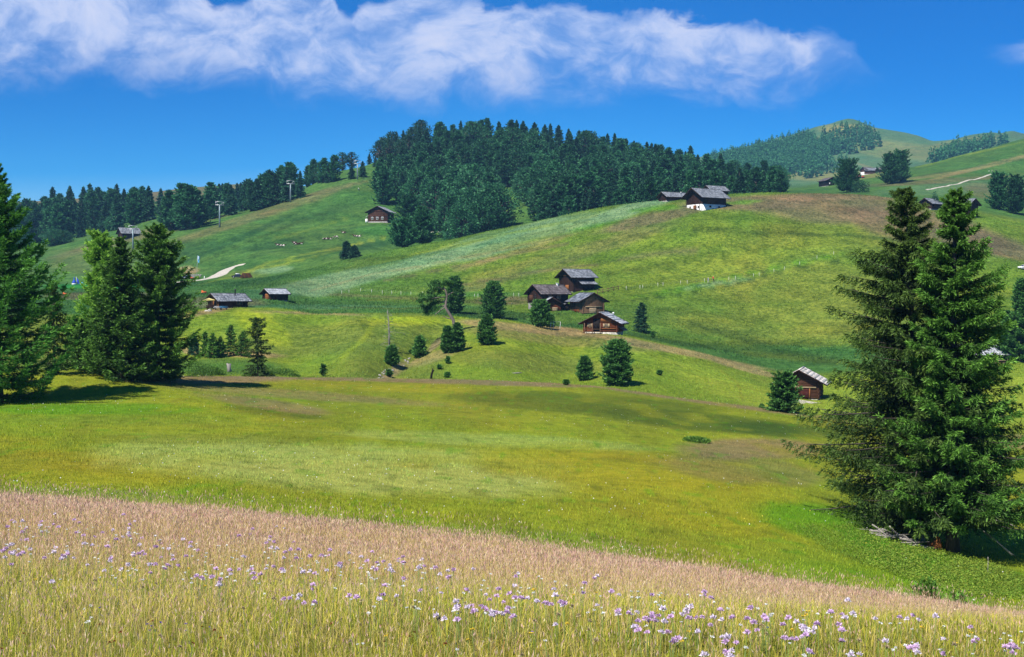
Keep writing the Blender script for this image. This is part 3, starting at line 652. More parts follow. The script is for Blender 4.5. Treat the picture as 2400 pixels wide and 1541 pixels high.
plant_tree('larch', 'pale green feathery larch behind the left clump of spruces', 'tree',
           conifer(15, 14.2, 2.3, nb=200, samples=10, twigs=2, per=5, kl=.40, kw=.065, twig_min=.4, base=.04, shape=.55, up=.2, droop=.3, tipup=.9, hang=.2, jit=.34, top_w=.12), M_LARCH_PALE, p)
for px, d, h, r, lab in ((232, 124, 6.6, 2.6, 'low bushy spruce at the foot of the left clump, beside the broad one'), (196, 128, 5.2, 2.0, 'small spruce at the left end of the clump'), (172, 134, 5.6, 1.7, 'young larch between the large larch and the spruce clump')):
    plant_tree('spruce' if 'spruce' in lab.split()[:3] else 'larch', lab, 'tree', conifer(int(px), h, r, nb=90, samples=8, per=4, kl=.3, kw=.05, hang=.45, shape=.7, tipup=.5), M_SPRUCE if px > 180 else M_LARCH, at(px, None, d=d))
# --- single spruce and young ones behind the ridge on the left
p = at(603, None, d=166)
plant_tree('spruce', 'thin ragged spruce with an uneven outline behind the ridge', 'tree',
           conifer(18, 160 * 166 / FPX, 1.75, nb=110, samples=8, per=4, kl=.26, kw=.05, base=.03, shape=.45, hang=.6, jit=.42, gap=.25, top_w=.16), M_SPRUCE_OLD, p)
for i, (px, py, hh, rr, lab) in enumerate(((455, 832, 50, 14, 'leftmost small bluish spruce of the young row below the alpine hut'), (482, 838, 60, 15, 'young spruce with a pointed top, second of the young row'),
        (499, 840, 58, 16, 'dense dark young spruce, third of the young row'), (517, 838, 48, 14, 'short young spruce in the gap of the young row'), (541, 834, 72, 22, 'tallest and widest spruce of the young row'), (570, 836, 58, 20, 'young spruce nearest the thin ragged one'))):
    p = at(px, py, lo=180, hi=262)
    k = p.y / FPX
    plant_tree('young_spruce', lab, 'tree', conifer(60 + i, hh * k, rr * k, nb=64, samples=7, per=3, kl=.30, kw=.06, hang=.35, shape=.8, tipup=.5), M_SPRUCE if i else M_WOOD_A, p, group='young spruces in a row below the alpine hut')

# --- stone pines dotted over the bright bank and around the huts: (x, base, height, half width, far limit, label)
for i, (px, py, hh, rr, lo, hi, lab) in enumerate((
        (1446, 904, 104, 36, 180, 262, 'large dense rounded stone pine low on the bright bank'),
        (1371, 892, 55, 17, 180, 262, 'small rounded pine just left of the large one on the bright bank'),
        (1157, 748, 86, 30, 262, 330, 'broad egg shaped pine on the crest left of the hut group'),
        (1141, 809, 72, 20, 200, 270, 'slim pine on the bank directly below the egg shaped one'),
        (984, 839, 50, 13, 200, 270, 'small conical pine alone on the steep bank'),
        (919, 858, 46, 14, 195, 270, 'small dark pine at the foot of the dead tree'),
        (1050, 828, 62, 15, 200, 270, 'left one of two joined pines under the twisted pine'),
        (1072, 824, 66, 14, 200, 270, 'right one of two joined pines under the twisted pine'),
        (1066, 736, 86, 24, 262, 330, 'upright dark pine directly behind the twisted pine'),
        (1266, 768, 62, 23, 240, 300, 'bushy pine in front of the small red hut'),
        (1290, 768, 30, 8, 240, 300, 'thin little pine beside the swing frame'),
        (1878 - 40, 966, 88, 38, 140, 215, 'wide dark spruce hiding the corner of the shingled barn'))):
    p = at(px, py, lo=lo, hi=hi); k = p.y / FPX
    egg = [(0, .08), (.10, .40), (.25, .68), (.45, .92), (.65, 1.0), (.85, .95), (.99, .7)] if i in (0, 2, 8, 9) else [(0, .05), (.12, .30), (.3, .55), (.55, .82), (.75, 1.0), (.9, .98), (.99, .75)]
    rk = rr * k * .9
    g = conifer(100 + i, hh * k, rk, nb=int(80 + 9 * hh * k * rr * k), samples=6, twigs=2, per=4, kl=.46, kw=.085, base=.004, up=.16, droop=.10, tipup=.9, hang=-.1, jit=.22, twig_len=.3, twig_min=.36, whorls=int(9 + hh / 7), prof=[(a, b * rk) for a, b in egg]) if i < 11 else conifer(133, hh * k, rr * k * 1.1, nb=130, samples=9, per=4, kl=.32, kw=.06, shape=.6, top_w=.2, hang=.3, tipup=.5)
    plant_tree('stone_pine' if i < 11 else 'spruce', lab, 'tree', g, M_PINE, p)
p = at(1503, 780, lo=270, hi=330); k = p.y / FPX
plant_tree('spruce', 'narrow pointed spruce right of the small log cabin', 'tree', conifer(71, 70 * k, 22 * k, nb=100, samples=7, per=3, kl=.36, kw=.08, shape=.75, hang=.3), M_WOOD_A, p)
# tall pine pair at the right edge
p = at(2392, 850, lo=200, hi=300); k = p.y / FPX
plant_tree('stone_pine', 'tall open pine with a bare upper trunk at the right edge', 'tree', conifer(140, 196 * k, 36 * k, nb=300, samples=8, twigs=2, per=5, kl=.46, kw=.085, base=.02, up=.2, droop=.15, tipup=.9, hang=0, jit=.25, twig_min=.4, whorls=26, prof=[(0, 4 * k), (.1, 12 * k), (.3, 16 * k), (.42, 15 * k), (.5, 28 * k), (.75, 36 * k), (.99, 32 * k)]), M_PINE, p)
p = at(2358, 850, lo=200, hi=300); k = p.y / FPX
plant_tree('stone_pine', 'shorter rounded pine left of the tall one at the right edge', 'tree', conifer(141, 118 * k, 22 * k, nb=200, samples=7, twigs=2, per=5, kl=.46, kw=.085, base=.02, up=.25, droop=.1, tipup=.9, hang=0, jit=.22, twig_min=.4, whorls=18, prof=[(0, 5 * k), (.2, 12 * k), (.5, 19 * k), (.8, 22 * k), (.99, 18 * k)]), M_PINE, p)

# --- the twisted pine: bare bent trunk, crown swept to the left
def poly_at(base, pts, k):
    """points in view units relative to the base -> metres (x right, z up) with a little depth"""
    return [np.array([a * k, dpt * k, b * k]) for a, b, dpt in pts]
p = at(1066, 786, lo=225, hi=275); k = p.y / FPX
bt = thing('twisted_pine', 'twisted old pine with a bare bent trunk and a crown swept to one side', 'tree', p)
tw = MB()
trunk_pts = poly_at(p, [(2, -6, 0), (0, 18, 2), (-4, 36, 0), (-14, 52, -3), (-22, 66, -2), (-20, 82, 2), (-18, 94, 0), (-22, 106, -3), (-32, 116, 0)], k)
tw.tube(trunk_pts, [.46, .37, .30, .27, .24, .22, .19, .15, .09], 10)
limbs = [[(-6, 37, 0), (-18, 40, 6), (-26, 44, 4), (-30, 41, 2)], [(-22, 66, 0), (-34, 58, -4), (-44, 50, -8), (-46, 46, -8)], [(-21, 80, 0), (-38, 74, 10), (-56, 70, 12)], [(-20, 90, 0), (-40, 88, -12), (-66, 84, -14), (-78, 80, -12)],
         [(-26, 108, 0), (-44, 106, 6), (-60, 98, 10)], [(-32, 116, 0), (-44, 122, -4), (-56, 118, -8)], [(-28, 112, 0), (-22, 122, 5), (-12, 120, 8)], [(-24, 106, 0), (-38, 112, -14), (-50, 110, -20)], [(-20, 92, 0), (-6, 100, 10), (2, 102, 14)], [(-22, 70, 0), (-50, 62, 6), (-70, 60, 8)]]
for lb in limbs:
    q = poly_at(p, lb, k); tw.tube(q, np.linspace(.13, .035, len(q)), 6)
tw.build('trunk', M_OLDBARK, bt, smooth=True)
rng = np.random.default_rng(9)
cl = [(a * (1 - f) + c_ * f + rng.normal(0, 2), b * (1 - f) + d_ * f + 2, e, 7) for lb in limbs[2:] for (a, b, e), (c_, d_, g_) in zip(lb[:-1], lb[1:]) for f in (.45, .9) if a < -30 or b > 100] + [(-58, 70, 10, 12), (-70, 84, -12, 12), (-80, 78, -12, 10), (-60, 98, 8, 13), (-54, 116, -8, 12), (-44, 122, -2, 10), (-50, 108, -18, 12), (-68, 60, 8, 10), (-76, 66, 4, 10), (-48, 88, 10, 13), (-40, 76, 10, 11), (-56, 82, 0, 13), (-12, 118, 8, 9), (-2, 104, 14, 9), (-24, 120, 5, 8), (-66, 50, 6, 9), (-44, 60, 0, 9), (-36, 100, 12, 10), (-78, 92, -4, 9), (-56, 54, -2, 8)]
Vs, Fs, Ts, n0 = [], [], [], 0
for a, b, dp, rr in cl:
    m = 120; rr *= .72
    P = np.array([a, dp, b]) * k + unit(rng.normal(size=(m, 3))) * (rng.random((m, 1)) ** .6) * rr * k * np.array([1.35, 1.4, .85]) * rng.uniform(.7, 1.25, (m, 1))
    V, F = kites(P, rng.normal(0, .6, (m, 3)) + [0, -.1, .55], .55 * rng.uniform(.6, 1.2, m), .075 * rng.uniform(.7, 1.3, m), rng)
    Vs.append(V); Fs.append(F + n0); n0 += len(V); Ts.append(rng.uniform(.45, 1, m))
obj('crown', mesh_np('crown', np.concatenate(Vs), np.concatenate(Fs), M_PINE, tint=np.concatenate(Ts)), bt)

# --- the dead tree
p = at(912, 824, lo=200, hi=275); k = p.y / FPX
dt_ = thing('dead_larch', 'bare grey dying larch with a few thin twigs on the bright bank', 'tree', p)
dw = MB(); hT = 98 * k
dw.tube([(0, 0, -.3), (.02, 0, hT * .4), (-.1, 0, hT * .75), (-.28, 0, hT)], [.22, .15, .09, .03], 8)
Vs, Fs, Ts, n0 = [], [], [], 0
for i in range(34):
    z = hT * (.12 + .86 * i / 34); a = i * 2.4; L = (1.9 - 1.1 * i / 34) * rng.uniform(.5, 1.25)
    if i == 14: a, L = 0.1, 3.6
    q = np.array([[0, 0, z], [math.cos(a) * L * .5, math.sin(a) * L * .5, z - .05 * L], [math.cos(a) * L, math.sin(a) * L, z + rng.uniform(-.25, .1) * L]])
    dw.tube(q, [.035, .022, .01], 4)
    for j in range(5):
        f = rng.uniform(.4, 1); b = q[1] * (1 - f) + q[2] * f; dw.tube([b, b + rng.normal(0, .28, 3) + [0, 0, -.1]], [.012, .006], 3)
    if i > 6 and i % 2 == 0:
        m = 26; P = q[1] + (q[2] - q[1]) * rng.random((m, 1)) + rng.normal(0, .12, (m, 3))
        V, F = kites(P, rng.normal(0, .6, (m, 3)), .26 * rng.uniform(.6, 1.2, m), .035 + 0 * P[:, 0], rng); Vs.append(V); Fs.append(F + n0); n0 += len(V); Ts.append(rng.uniform(.3, .9, m))
dw.build('trunk', M_DEADWOOD, dt_, smooth=True)
obj('crown', mesh_np('crown', np.concatenate(Vs), np.concatenate(Fs), M_LARCH, tint=np.concatenate(Ts)), dt_)

# --- bushes
def bush(seed, w, h, dpt, n=900, kl=.3, kw=.08):
    rng = np.random.default_rng(seed)
    d = unit(rng.normal(size=(n, 3))); d[:, 2] = np.abs(d[:, 2])
    f = rng.random((n, 1)) ** .35
    lum = 1 + .35 * fbm(d[:, :1] * 2 + seed, d[:, 1:2] * 2 + d[:, 2:3] * 3, 2)
    P = d * f * lum * [w, dpt, h]
    V, F = kites(P, d + rng.normal(0, .5, (n, 3)) + [0, 0, .4], kl * rng.uniform(.6, 1.3, n), kw * rng.uniform(.7, 1.3, n), rng)
    return V, F, (f[:, 0] * .8 + rng.normal(0, .15, n)).clip(0, 1)
def plant_bush(label, px, py, lo, hi, w, h, mat, seed, group=None, n=700, name='bush', kl=None, dpt=None, d=None):
    p = at(px, py, d, lo, hi) if d is None else at(px, None, d); k = p.y / FPX
    V, F, T = bush(seed, w * k, h * k, (dpt or w) * k, n, kl or max(.14, 3.2 * k), (kl or max(.14, 3.2 * k)) * .28)
    return tag(obj(name, mesh_np(name, V, F, mat, tint=T), None, p, 0), label, 'bush', group)
for a in ((655, 880, 160, 200, 42, 17, 'wide fresh green bush right of the thin ragged spruce'), (622, 884, 160, 200, 22, 26, 'green bush right at the foot of the thin ragged spruce'), (690, 884, 160, 200, 14, 7, 'low bush at the right end of the green bushes behind the ridge'),
          (470, 884, 165, 205, 34, 34, 'dark green nettle clump between the broad spruce and the stump'), (505, 880, 165, 205, 24, 20, 'lighter herb clump left of the tree stump'), (590, 884, 160, 200, 22, 12, 'herb clump between the stump and the thin ragged spruce')):
    plant_bush(a[6], *a[:6], M_BUSH, int(a[0]), n=1500)
for i, (px, py, hh, rr, lo, hi, lab) in enumerate(((757, 884, 30, 9, 150, 200, 'tiny dark pine rising from the ridge left of the bare bank'), (912, 884, 16, 8, 150, 235, 'dwarf pine at the bottom of the stony patch'), (1030, 866, 9, 5, 195, 250, 'dwarf pine sprig halfway down the stony bank'), (1050, 853, 16, 5, 195, 250, 'narrow pine seedling under the joined pines'),
        (1048, 886, 11, 6, 150, 235, 'dwarf pine on the ridge beside the dark snag'), (1327, 903, 10, 6, 150, 235, 'dwarf pine on the ridge left of the large stone pine'), (1546, 880, 10, 6, 180, 255, 'lone dwarf pine right of the large stone pine'), (1530, 792, 12, 6, 240, 300, 'dwarf pine right of the narrow pointed spruce'), (964, 829, 7, 5, 195, 260, 'sprig left of the small conical pine'))):
    p = at(px, py, lo=lo, hi=hi); k = p.y / FPX
    tag(obj('dwarf_pine', merged(conifer(200 + i, hh * k, rr * k, nb=34, samples=5, per=3, kl=.22, kw=.05, base=.02, up=.5, droop=.1, hang=0, shape=.6, jit=.3, twig_min=.16), M_PINE, 'dwarf_pine'), None, p), lab, 'tree', 'dwarf pines scattered on the bank')
plant_bush('round little bush beside the wide dark spruce near the barn', 1785, 956, 140, 215, 6, 8, M_PINE, 301, n=300)
plant_bush('flat dark juniper cushion in the middle of the meadow', 1632, 1036, 85, 140, 34, 9, M_BUSH, 302, n=2200, kl=.16)
plant_bush('tufted bush behind the brown grass at the right', 2180, 1432, 22, 60, 40, 105, M_SPRUCE, 303, n=1600, kl=.13, d=27)
plant_bush('lower tufted bush next to the larger one behind the brown grass', 2250, 1436, 22, 60, 36, 82, M_SPRUCE, 304, n=1100, kl=.12, d=27)
plant_bush('dark bush in front of the upper right barn', 2193, 488, 430, 520, 13, 32, M_WOOD_A, 305, n=900)

# --- single trees and groups farther off
def far_tree(label, px, py, hh, rr, lo, hi, kind, seed, name='conifer', group=None):
    p = at(px, py, lo=lo, hi=hi); k = p.y / FPX
    h, r = hh * k, rr * k
    if kind == 'pine': g = round_pine(seed, h, r, n_cl=90, per=16, kl=.7, kw=.14, base=.12, pw=1.0, lump=.6); m = M_WOOD_A
    elif kind == 'larch': g = conifer(seed, h, r, nb=180, samples=9, per=4, kl=.8, kw=.16, shape=.46, top_w=.18, tipup=.8, hang=.15, up=.25, droop=.2, jit=.3, twig_min=.5); m = M_WOOD_B
    else: g = conifer(seed, h, r, nb=100, samples=7, per=3, kl=.75, kw=.13, shape=.75, hang=.3, jit=.28, twig_min=.5); m = M_WOOD_A
    return plant_tree(name, label, 'tree', g, m, p, group=group)
far_tree('big dark larch right of the dark hut in the upper right', 1985, 452, 70, 33, 560, 720, 'larch', 401, 'larch')
plant_bush('greyish round bush right of the big dark larch', 2018, 452, 560, 720, 22, 32, M_WOOD_A, 306, n=900)
far_tree('broad dark larch on the slope near the red tractor, left half', 2086, 432, 64, 26, 560, 760, 'larch', 402, 'larch')
far_tree('broad dark larch on the slope near the red tractor, taller half', 2110, 428, 70, 26, 560, 760, 'larch', 403, 'larch')
far_tree('left one of two larches right of the upper right barn', 2340, 492, 80, 24, 470, 600, 'larch', 404, 'larch')
far_tree('right one of two larches right of the upper right barn', 2380, 502, 84, 26, 470, 600, 'larch', 405, 'larch')
far_tree('left one of two small spruces below the cows', 812, 607, 40, 15, 470, 530, 'spruce', 406, 'spruce')
far_tree('shorter right one of two small spruces below the cows', 831, 605, 28, 13, 470, 530, 'spruce', 407, 'spruce')
far_tree('large round larch right beside the hut at the wood', 958, 566, 104, 38, 545, 622, 'larch', 408, 'larch')
far_tree('lower round larch in front of the one beside the hut', 944, 585, 60, 32, 488, 560, 'larch', 409, 'larch')
far_tree('larch behind the lower round one, above the pale meadow strip', 990, 577, 84, 26, 500, 580, 'larch', 410, 'larch')
# ------------------------------------------------------------------ woods: every tree an object, ten shapes shared between them
M_WOOD_C = m_leaf('lighter_larch_and_haze_needles', (0.018, 0.075, 0.034), (0.044, 0.165, 0.062), (0.075, 0.26, 0.085), 0.3, 0.5)
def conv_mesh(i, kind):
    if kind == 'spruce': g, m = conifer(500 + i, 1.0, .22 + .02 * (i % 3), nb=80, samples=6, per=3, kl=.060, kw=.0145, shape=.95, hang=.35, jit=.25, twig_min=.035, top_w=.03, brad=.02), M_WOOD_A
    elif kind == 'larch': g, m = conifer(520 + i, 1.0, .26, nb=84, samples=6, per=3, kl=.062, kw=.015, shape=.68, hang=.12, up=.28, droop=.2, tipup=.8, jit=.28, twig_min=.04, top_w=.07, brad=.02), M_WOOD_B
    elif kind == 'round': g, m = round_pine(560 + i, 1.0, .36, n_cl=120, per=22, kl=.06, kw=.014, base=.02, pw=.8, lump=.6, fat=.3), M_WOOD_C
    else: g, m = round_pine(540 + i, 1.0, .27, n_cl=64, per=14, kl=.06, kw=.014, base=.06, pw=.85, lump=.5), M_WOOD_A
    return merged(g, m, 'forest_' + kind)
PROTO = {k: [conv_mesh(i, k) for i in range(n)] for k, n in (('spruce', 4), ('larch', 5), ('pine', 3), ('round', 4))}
def in_poly(x, y, P):
    c = False; j = len(P) - 1
    for i in range(len(P)):
        xi, yi = P[i]; xj, yj = P[j]
        if (yi > y) != (yj > y) and x < (xj - xi) * (y - yi) / (yj - yi) + xi: c = not c
        j = i
    return c
FR = random.Random(3)
def scatter(P, n, dx, dy, tries=6000):
    xs = [p[0] for p in P]; ys = [p[1] for p in P]; out = []
    for _ in range(tries):
        x, y = FR.uniform(min(xs), max(xs)), FR.uniform(min(ys), max(ys))
        if not in_poly(x, y, P): continue
        if any(((x - a) / dx) ** 2 + ((y - b) / dy) ** 2 < 1 for a, b in out): continue
        out.append((x, y))
        if len(out) >= n: break
    return out
def wood_tree(px, py, lo, hi, hm, label, group, mix=('larch', 'spruce'), wt=(.6, .4), wide=1.0, d=None):
    kind = FR.choices(mix, wt)[0]
    p = at(px, py, lo=lo, hi=hi) if d is None else at(px, None, d=d)
    p.z -= .3
    h = hm * FR.uniform(.82, 1.15)
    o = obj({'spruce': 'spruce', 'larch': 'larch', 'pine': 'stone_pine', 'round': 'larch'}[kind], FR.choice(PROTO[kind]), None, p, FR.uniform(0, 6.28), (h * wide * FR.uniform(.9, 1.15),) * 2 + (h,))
    return tag(o, label, 'tree', group)

# the wooded hill in the middle
MAIN = [(1010, 352), (1080, 340), (1150, 336), (1300, 350), (1400, 368), (1520, 392), (1650, 420), (1760, 438), (1832, 449), (1700, 458), (1620, 466), (1500, 482), (1330, 512), (1262, 524), (1252, 492), (1225, 462), (1165, 440), (1010, 440), (985, 405)]
cnt = 0
for x, y in scatter(MAIN, 170, 26, 12):
    wood_tree(x, y, 560, 1005, 18.0, 'dark conifer in the thick of the wood covering the middle hill', 'conifers of the wood on the middle hill', ('larch', 'spruce', 'round'), (.45, .35, .2), wide=1.12); cnt += 1
for x in range(1258, 1830, 19):   # the wood's front edge along the crest of the pale meadow
    y = float(np.interp(x, [1236, 1330, 1500, 1560, 1650, 1830], [530, 512, 480, 470, 463, 452])) + FR.uniform(-2, 1)
    wood_tree(x, y, 500, 760, 15.5, 'conifer on the front edge of the wood, along the pale meadow crest', 'conifers along the front edge of the wood', wt=(.6, .4), wide=1.05, d=FR.uniform(560, 640)); cnt += 1
for x in range(1020, 1640, 21):   # skyline
    y = float(np.interp(x, [1020, 1080, 1150, 1300, 1400, 1640], [347, 339, 335, 350, 368, 414]))
    wood_tree(x + FR.uniform(-5, 5), y, 800, 1005, 16.0, 'conifer on the skyline of the wooded middle hill', 'conifers on the skyline of the middle hill', wt=(.35, .65), d=900); cnt += 1
FRONT = [(1020, 542), (1060, 500), (1100, 470), (1140, 470), (1165, 520), (1165, 548), (1090, 548)]
for x, y in scatter(FRONT, 12, 30, 18):
    wood_tree(x, y, 555, 720, 22.0, 'broad larch in the clump at the foot of the wood, above the pale strip', 'larches in the clump at the foot of the wood', ('round', 'larch'), (.7, .3), 1.0); cnt += 1
for x in range(1055, 1165, 26):
    wood_tree(x, 0, 0, 0, 19.0, 'broad larch in the clump at the foot of the wood, above the pale strip', 'larches in the clump at the foot of the wood', ('round', 'larch'), (.7, .3), 1.0, d=FR.uniform(575, 610))
LEFT = [(885, 478), (890, 432), (1000, 410), (1060, 430), (1040, 500), (1000, 500), (930, 490)]
for x, y in scatter(LEFT, 24, 25, 13):
    wood_tree(x, y, 600, 800, 18.5, 'conifer in the left wing of the wood, behind the hut with three windows', 'conifers in the left wing of the wood', ('larch', 'round', 'spruce'), (.4, .4, .2), wide=1.0); cnt += 1
TOP = [(885, 396), (900, 372), (985, 346), (980, 380), (950, 396)]
for x, y in scatter(TOP, 15, 18, 8):
    wood_tree(x, y, 780, 960, 17.5, 'dark pine of the clump at the left end of the hilltop', 'pines at the left end of the hilltop', ('pine', 'spruce'), (.6, .4), 1.0)
wood_tree(988, 352, 800, 960, 17.5, 'tall flat topped pine standing out on the skyline', None, ('pine',), (1,), 1.1)
for x, y, hm in ((803, 388, 13.5), (824, 388, 12.5)):
    wood_tree(x, y, 700, 900, hm, 'one of two round topped pines above the upper lift pylon', 'two round pines above the upper lift pylon', ('pine',), (1,), 1.15)
for x, y, hm, lab in ((866, 384, 8.5, 'small pointed spruce on the skyline right of the two round pines'), (824, 420, 9, 'short spruce left of the upper lift pylon'), (850, 416, 10, 'short spruce right of the upper lift pylon'), (880, 392, 8, 'little spruce at the edge of the hilltop clump')):
    wood_tree(x, y, 690, 900, hm, lab, None, ('spruce',), (1,), 1.3)
for x, y in ((722, 434), (735, 432), (748, 430), (760, 428), (772, 428), (784, 426)):
    wood_tree(x, y, 690, 860, 13.5, 'dark conifer of the clump between the two upper lift pylons', 'conifers between the two upper lift pylons', ('pine', 'spruce', 'larch'), (.4, .3, .3), 1.1)
# the belt of trees rising to the hilltop
for i in range(30):
    x = 488 + i * 7.3 + FR.uniform(-5, 5)
    y = float(np.interp(x, [480, 600, 700], [516, 494, 464])) - FR.choice([0, 4, 9, 14])
    wood_tree(x, y, 650, 900, 17.5, 'dark conifer in the tree belt behind the middle lift pylons', 'conifers in the belt behind the lift pylons', wt=(.5, .5), wide=1.05)
for x, y, hm in ((398, 541, 20), (412, 536, 19), (428, 540, 20.5), (446, 538, 20.5), (462, 534, 17), (474, 528, 13)):
    wood_tree(x, y, 600, 730, hm, 'dense larch of the clump left of the lower lift pylon', 'larches of the clump left of the lower lift pylon', ('larch',), (1,), 1.15)
# the far left wood
FL = [(-30, 588), (30, 586), (100, 576), (200, 556), (290, 536), (385, 511), (380, 500), (280, 505), (120, 520), (60, 540), (-30, 545)]
for x, y in scatter(FL, 56, 17, 9):
    wood_tree(x, y, 720, 960, 22 if x < 300 else 18, 'conifer in the wood on the far left below the bare skyline', 'conifers of the wood on the far left', wt=(.5, .5), wide=1.0)
for x, y in ((128, 576), (150, 572), (268, 540), (60, 582)):
    wood_tree(x, y, 700, 760, 9, 'low round larch at the front of the far left wood', 'low larches in front of the far left wood', ('round',), (1,), 1.5)
# the far mountain's wood: too many and too small to count, one mass
FAR = [(1655, 384), (1700, 368), (1760, 356), (1820, 342), (1870, 330), (1898, 324), (1915, 330), (1912, 340), (1950, 338), (1975, 350), (1965, 362), (1935, 372), (1945, 384), (1905, 400), (1870, 402), (1840, 412), (1780, 410), (1700, 405)]
FAR2 = [(2185, 380), (2225, 358), (2270, 350), (2330, 336), (2320, 347), (2270, 362), (2200, 384)]
def far_wood(name, polys, label):
    rng = np.random.default_rng(77); Vs, Ts_, n0, tint = [], [], 0, []
    for P, n, dx, dy in polys:
        pts = scatter(P, n, dx, dy, 9000)
        for x, y in pts:
            p = at(x, y, lo=1500, hi=2500); h = FR.uniform(13, 22); r = h * .24
            m = 70
            u = rng.random(m) ** .8; a = rng.uniform(0, 6.28, m); rr = r * (1 - u) ** .8 * rng.uniform(.7, 1.1, m)
            b = np.array(p) + np.stack([np.cos(a) * rr * .3, np.sin(a) * rr * .3, h * u], 1)
            V, F = kites(b, np.stack([np.cos(a), np.sin(a), rng.uniform(-.6, .5, m)], 1), rr * 1.2 + .9, .35 * rr + .6, rng)
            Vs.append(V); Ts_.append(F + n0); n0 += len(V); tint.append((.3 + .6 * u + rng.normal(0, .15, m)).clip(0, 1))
    o = obj(name, mesh_np(name, np.concatenate(Vs), np.concatenate(Ts_), M_WOOD_C, tint=np.concatenate(tint)))  # paler needles: part of the distance haze is put into the colour
    tag(o, label, 'wood', None, 'stuff')
far_wood('distant_wood', [(FAR, 800, 6, 2.8), (FAR2, 60, 7, 3), ([(2170, 386), (2240, 345), (2350, 328), (2370, 336), (2290, 366)], 34, 12, 4), ([(1925, 322), (1975, 308), (2040, 310), (2070, 345), (1990, 366)], 60, 11, 4), ([(1850, 415), (1990, 380), (1980, 400), (1900, 420)], 22, 14, 6)], 'hazy conifer wood on the flank of the distant mountain')
# ------------------------------------------------------------------ log huts and barns
W_DARK = m_wood('dark_timber', (0.030, 0.014, 0.010), (0.075, 0.034, 0.022))
W_BROWN = m_wood('brown_timber', (0.060, 0.026, 0.014), (0.16, 0.070, 0.034))
W_RED = m_wood('red_brown_timber', (0.10, 0.026, 0.012), (0.32, 0.10, 0.034))
W_GREY = m_wood('grey_brown_timber', (0.11, 0.062, 0.034), (0.32, 0.205, 0.120))
W_BLACK = m_plain('black_and_opening_shade', (0.012, 0.009, 0.008), 0.9)  # own tone of black things, and painted shade in the openings
W_ORANGE = m_wood('orange_boards', (0.24, 0.085, 0.026), (0.46, 0.19, 0.060))
W_PALE = m_wood('pale_boards', (0.36, 0.26, 0.15), (0.62, 0.48, 0.30))
W_DOORRED = m_wood('oxblood_boards', (0.055, 0.012, 0.010), (0.12, 0.028, 0.020))
R_GREY = m_shingle('grey_shingles', (0.10, 0.11, 0.125), (0.30, 0.32, 0.35), .45)
R_BROWN = m_shingle('brown_shingles', (0.075, 0.062, 0.060), (0.19, 0.165, 0.165), .5)
R_PATCH = m_shingle('patchy_shingles', (0.025, 0.028, 0.035), (0.30, 0.33, 0.38), .4)
R_LIGHT = m_shingle('silvery_shingles', (0.26, 0.28, 0.31), (0.52, 0.54, 0.57), .4)
R_WHITE = m_shingle('bleached_shingles', (0.30, 0.26, 0.23), (0.84, 0.78, 0.70), .5)
PLASTER = m_plain('white_limewash', (0.74, 0.73, 0.70), .9, .12, 1.5)
STONE = m_plain('grey_stone', (0.30, 0.28, 0.26), .9, .5, 2.5, bump=.05)
PSTONE = m_plain('pale_stone', (0.50, 0.47, 0.40), .9, .5, 2.5, bump=.05)
GLASS = m_plain('window_glass', (0.03, 0.04, 0.05), .08, .1, spec=.6)
WHITE = m_plain('white_paint', (0.80, 0.80, 0.78), .5, .05)
TIN = m_plain('grey_tin', (0.42, 0.44, 0.46), .35, .15, metal=.7)
DTIN = m_plain('dark_tin', (0.06, 0.06, 0.065), .4, .15, metal=.5)

def face_pt(f, L, W, u, v, out=0.0):
    return {'S': (u, -W / 2 - out, v), 'N': (-u, W / 2 + out, v), 'E': (L / 2 + out, u, v), 'W': (-L / 2 - out, -u, v)}[f]
def face_box(mb, f, L, W, u, v, w, h, dep=.08, out=.16):
    c = face_pt(f, L, W, u, v + h / 2, out)
    return mb.box(c, (w, dep, h) if f in 'SN' else (dep, w, h))

